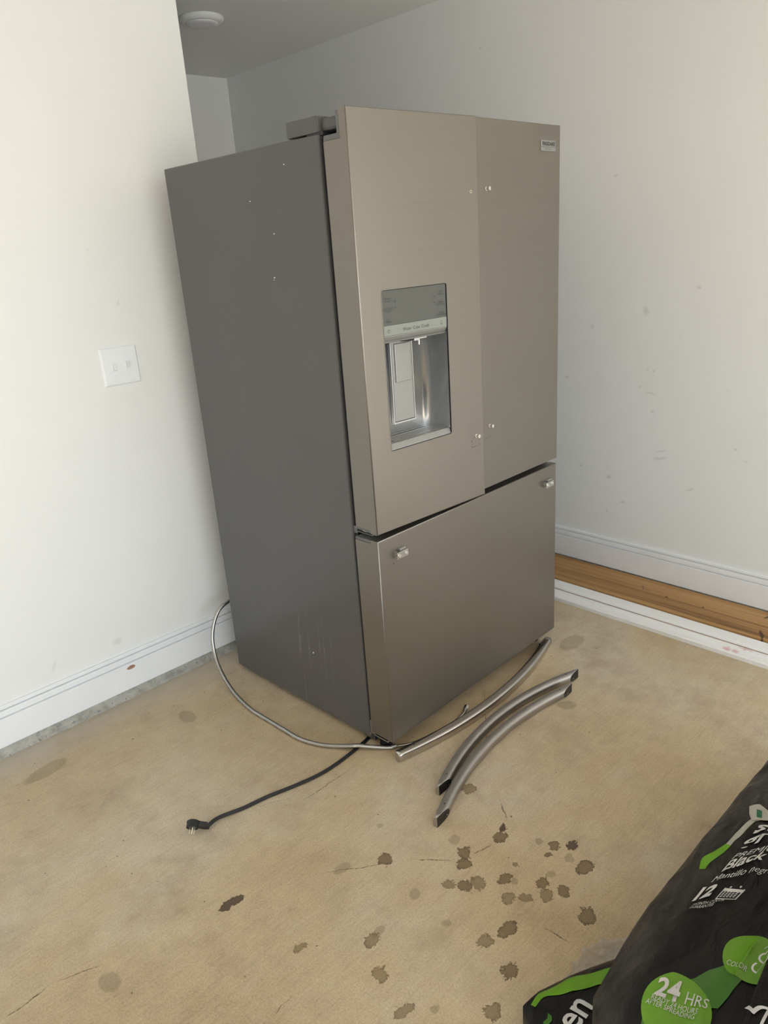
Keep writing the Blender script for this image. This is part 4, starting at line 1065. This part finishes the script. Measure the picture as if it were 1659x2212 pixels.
strip_print(bagA, [(-0.0230, -0.9930), (0.0081, -1.0003), (0.0367, -1.0066), (0.0615, -1.0190), (0.0769, -1.0343), (0.0800, -1.1000)], [(-0.0272, -1.0035), (0.0044, -1.0090), (0.0307, -1.0140), (0.0546, -1.0240), (0.0690, -1.0378), (0.0700, -1.1000)], 'paper', tA, 'pale_band')
poly_print(bagA, [(0.061, -1.0032), (0.0836, -0.9945), (0.0937, -1.0111), (0.0913, -1.0289), (0.085, -1.06), (0.070, -1.06), (0.0677, -1.0378), (0.0569, -1.0252), (0.0434, -1.0146)], 'paper', tA, 'torn_label', 0.0030)
poly_print(bagA, [(0.0600, -1.0182), (0.0782, -1.0110), (0.0811, -1.0205), (0.0643, -1.0268)], 'label_green', tA, 'label_square', 0.0042, cuts=2)
poly_print(bagA, [(0.118, -1.034), (0.128, -1.020), (0.140, -1.030), (0.138, -1.062), (0.118, -1.062)], 'paper', tA, 'label_scrap', 0.0030)
# green circles and the swoosh joining them
def disc(cx, cy, rx, ry, n=40): return [(cx + rx * math.cos(2 * math.pi * i / n), cy + ry * math.sin(2 * math.pi * i / n)) for i in range(n)]
poly_print(bagA, [(-0.4250, -1.0250), (-0.400, -1.018), (-0.350, -1.035), (-0.3097, -1.0636), (-0.2843, -1.0758), (-0.2641, -1.0905), (-0.2443, -1.1055), (-0.2544, -1.1300), (-0.2826, -1.1250), (-0.3132, -1.1200), (-0.3356, -1.1134), (-0.3422, -1.0971), (-0.3800, -1.0800), (-0.430, -1.060)], 'print_dark_green', tA, 'green_swoosh', 0.0020, cuts=6)
poly_print(bagA, disc(-0.3715, -1.0600, 0.0545, 0.0545), 'print_green', tA, 'green_circle', 0.0028, cuts=6)
poly_print(bagA, disc(-0.2330, -1.1240, 0.0440, 0.0440), 'print_green', tA, 'green_circle', 0.0028, cuts=6)
T24 = (0.012, -0.046)
bag_text(bagA, tA, '24', (-0.3690, -1.0200), T24, (0.026, 0.003), 0.040, bold=0.0012, off=0.0048, wide=0.95)
bag_text(bagA, tA, 'HRS', (-0.3560, -1.0650), (0.0092, -0.0351), (0.026, 0.003), 0.024, off=0.0048, wide=0.85)
bag_text(bagA, tA, 'READY 24 HOURS', (-0.3790, -1.0190), T24, (0.026, 0.003), 0.0115, off=0.0048, wide=0.80)
bag_text(bagA, tA, 'AFTER SPREADING', (-0.3890, -1.0150), T24, (0.026, 0.003), 0.0115, off=0.0048, wide=0.80)
bag_text(bagA, tA, 'COLOR', (-0.2600, -1.0930), (-0.0014, -0.024), (0.012, 0.0), 0.014, off=0.0048, wide=0.7)

tC = thing('mulch_bag', 'black bag with white stripes and print lying across the edge of the green circles bag', 'bag', (0, 0, 0))
bagC.body('film_body', 'bag', tC)
bag_text(bagC, tC, '2', (-0.4230, -1.1900), (0.030, 0.040), (0.010, -0.022), 0.040, bold=0.001)
for k in range(3):
    y0 = -1.205 - 0.012 * k
    strip_print(bagC, [(-0.47, y0), (-0.42, y0 + 0.004), (-0.34, y0)], [(-0.47, y0 - 0.004), (-0.42, y0), (-0.34, y0 - 0.004)], 'print_white', tC, 'white_stripe', sub=8)
bag_text(bagC, tC, 'COLOR', (-0.3300, -1.1700), (0.9, -0.1), (-0.1, 0.5), 0.030)

# ------------------------------------------------------------------ settle suffixes, finish
bpy.context.view_layer.update()
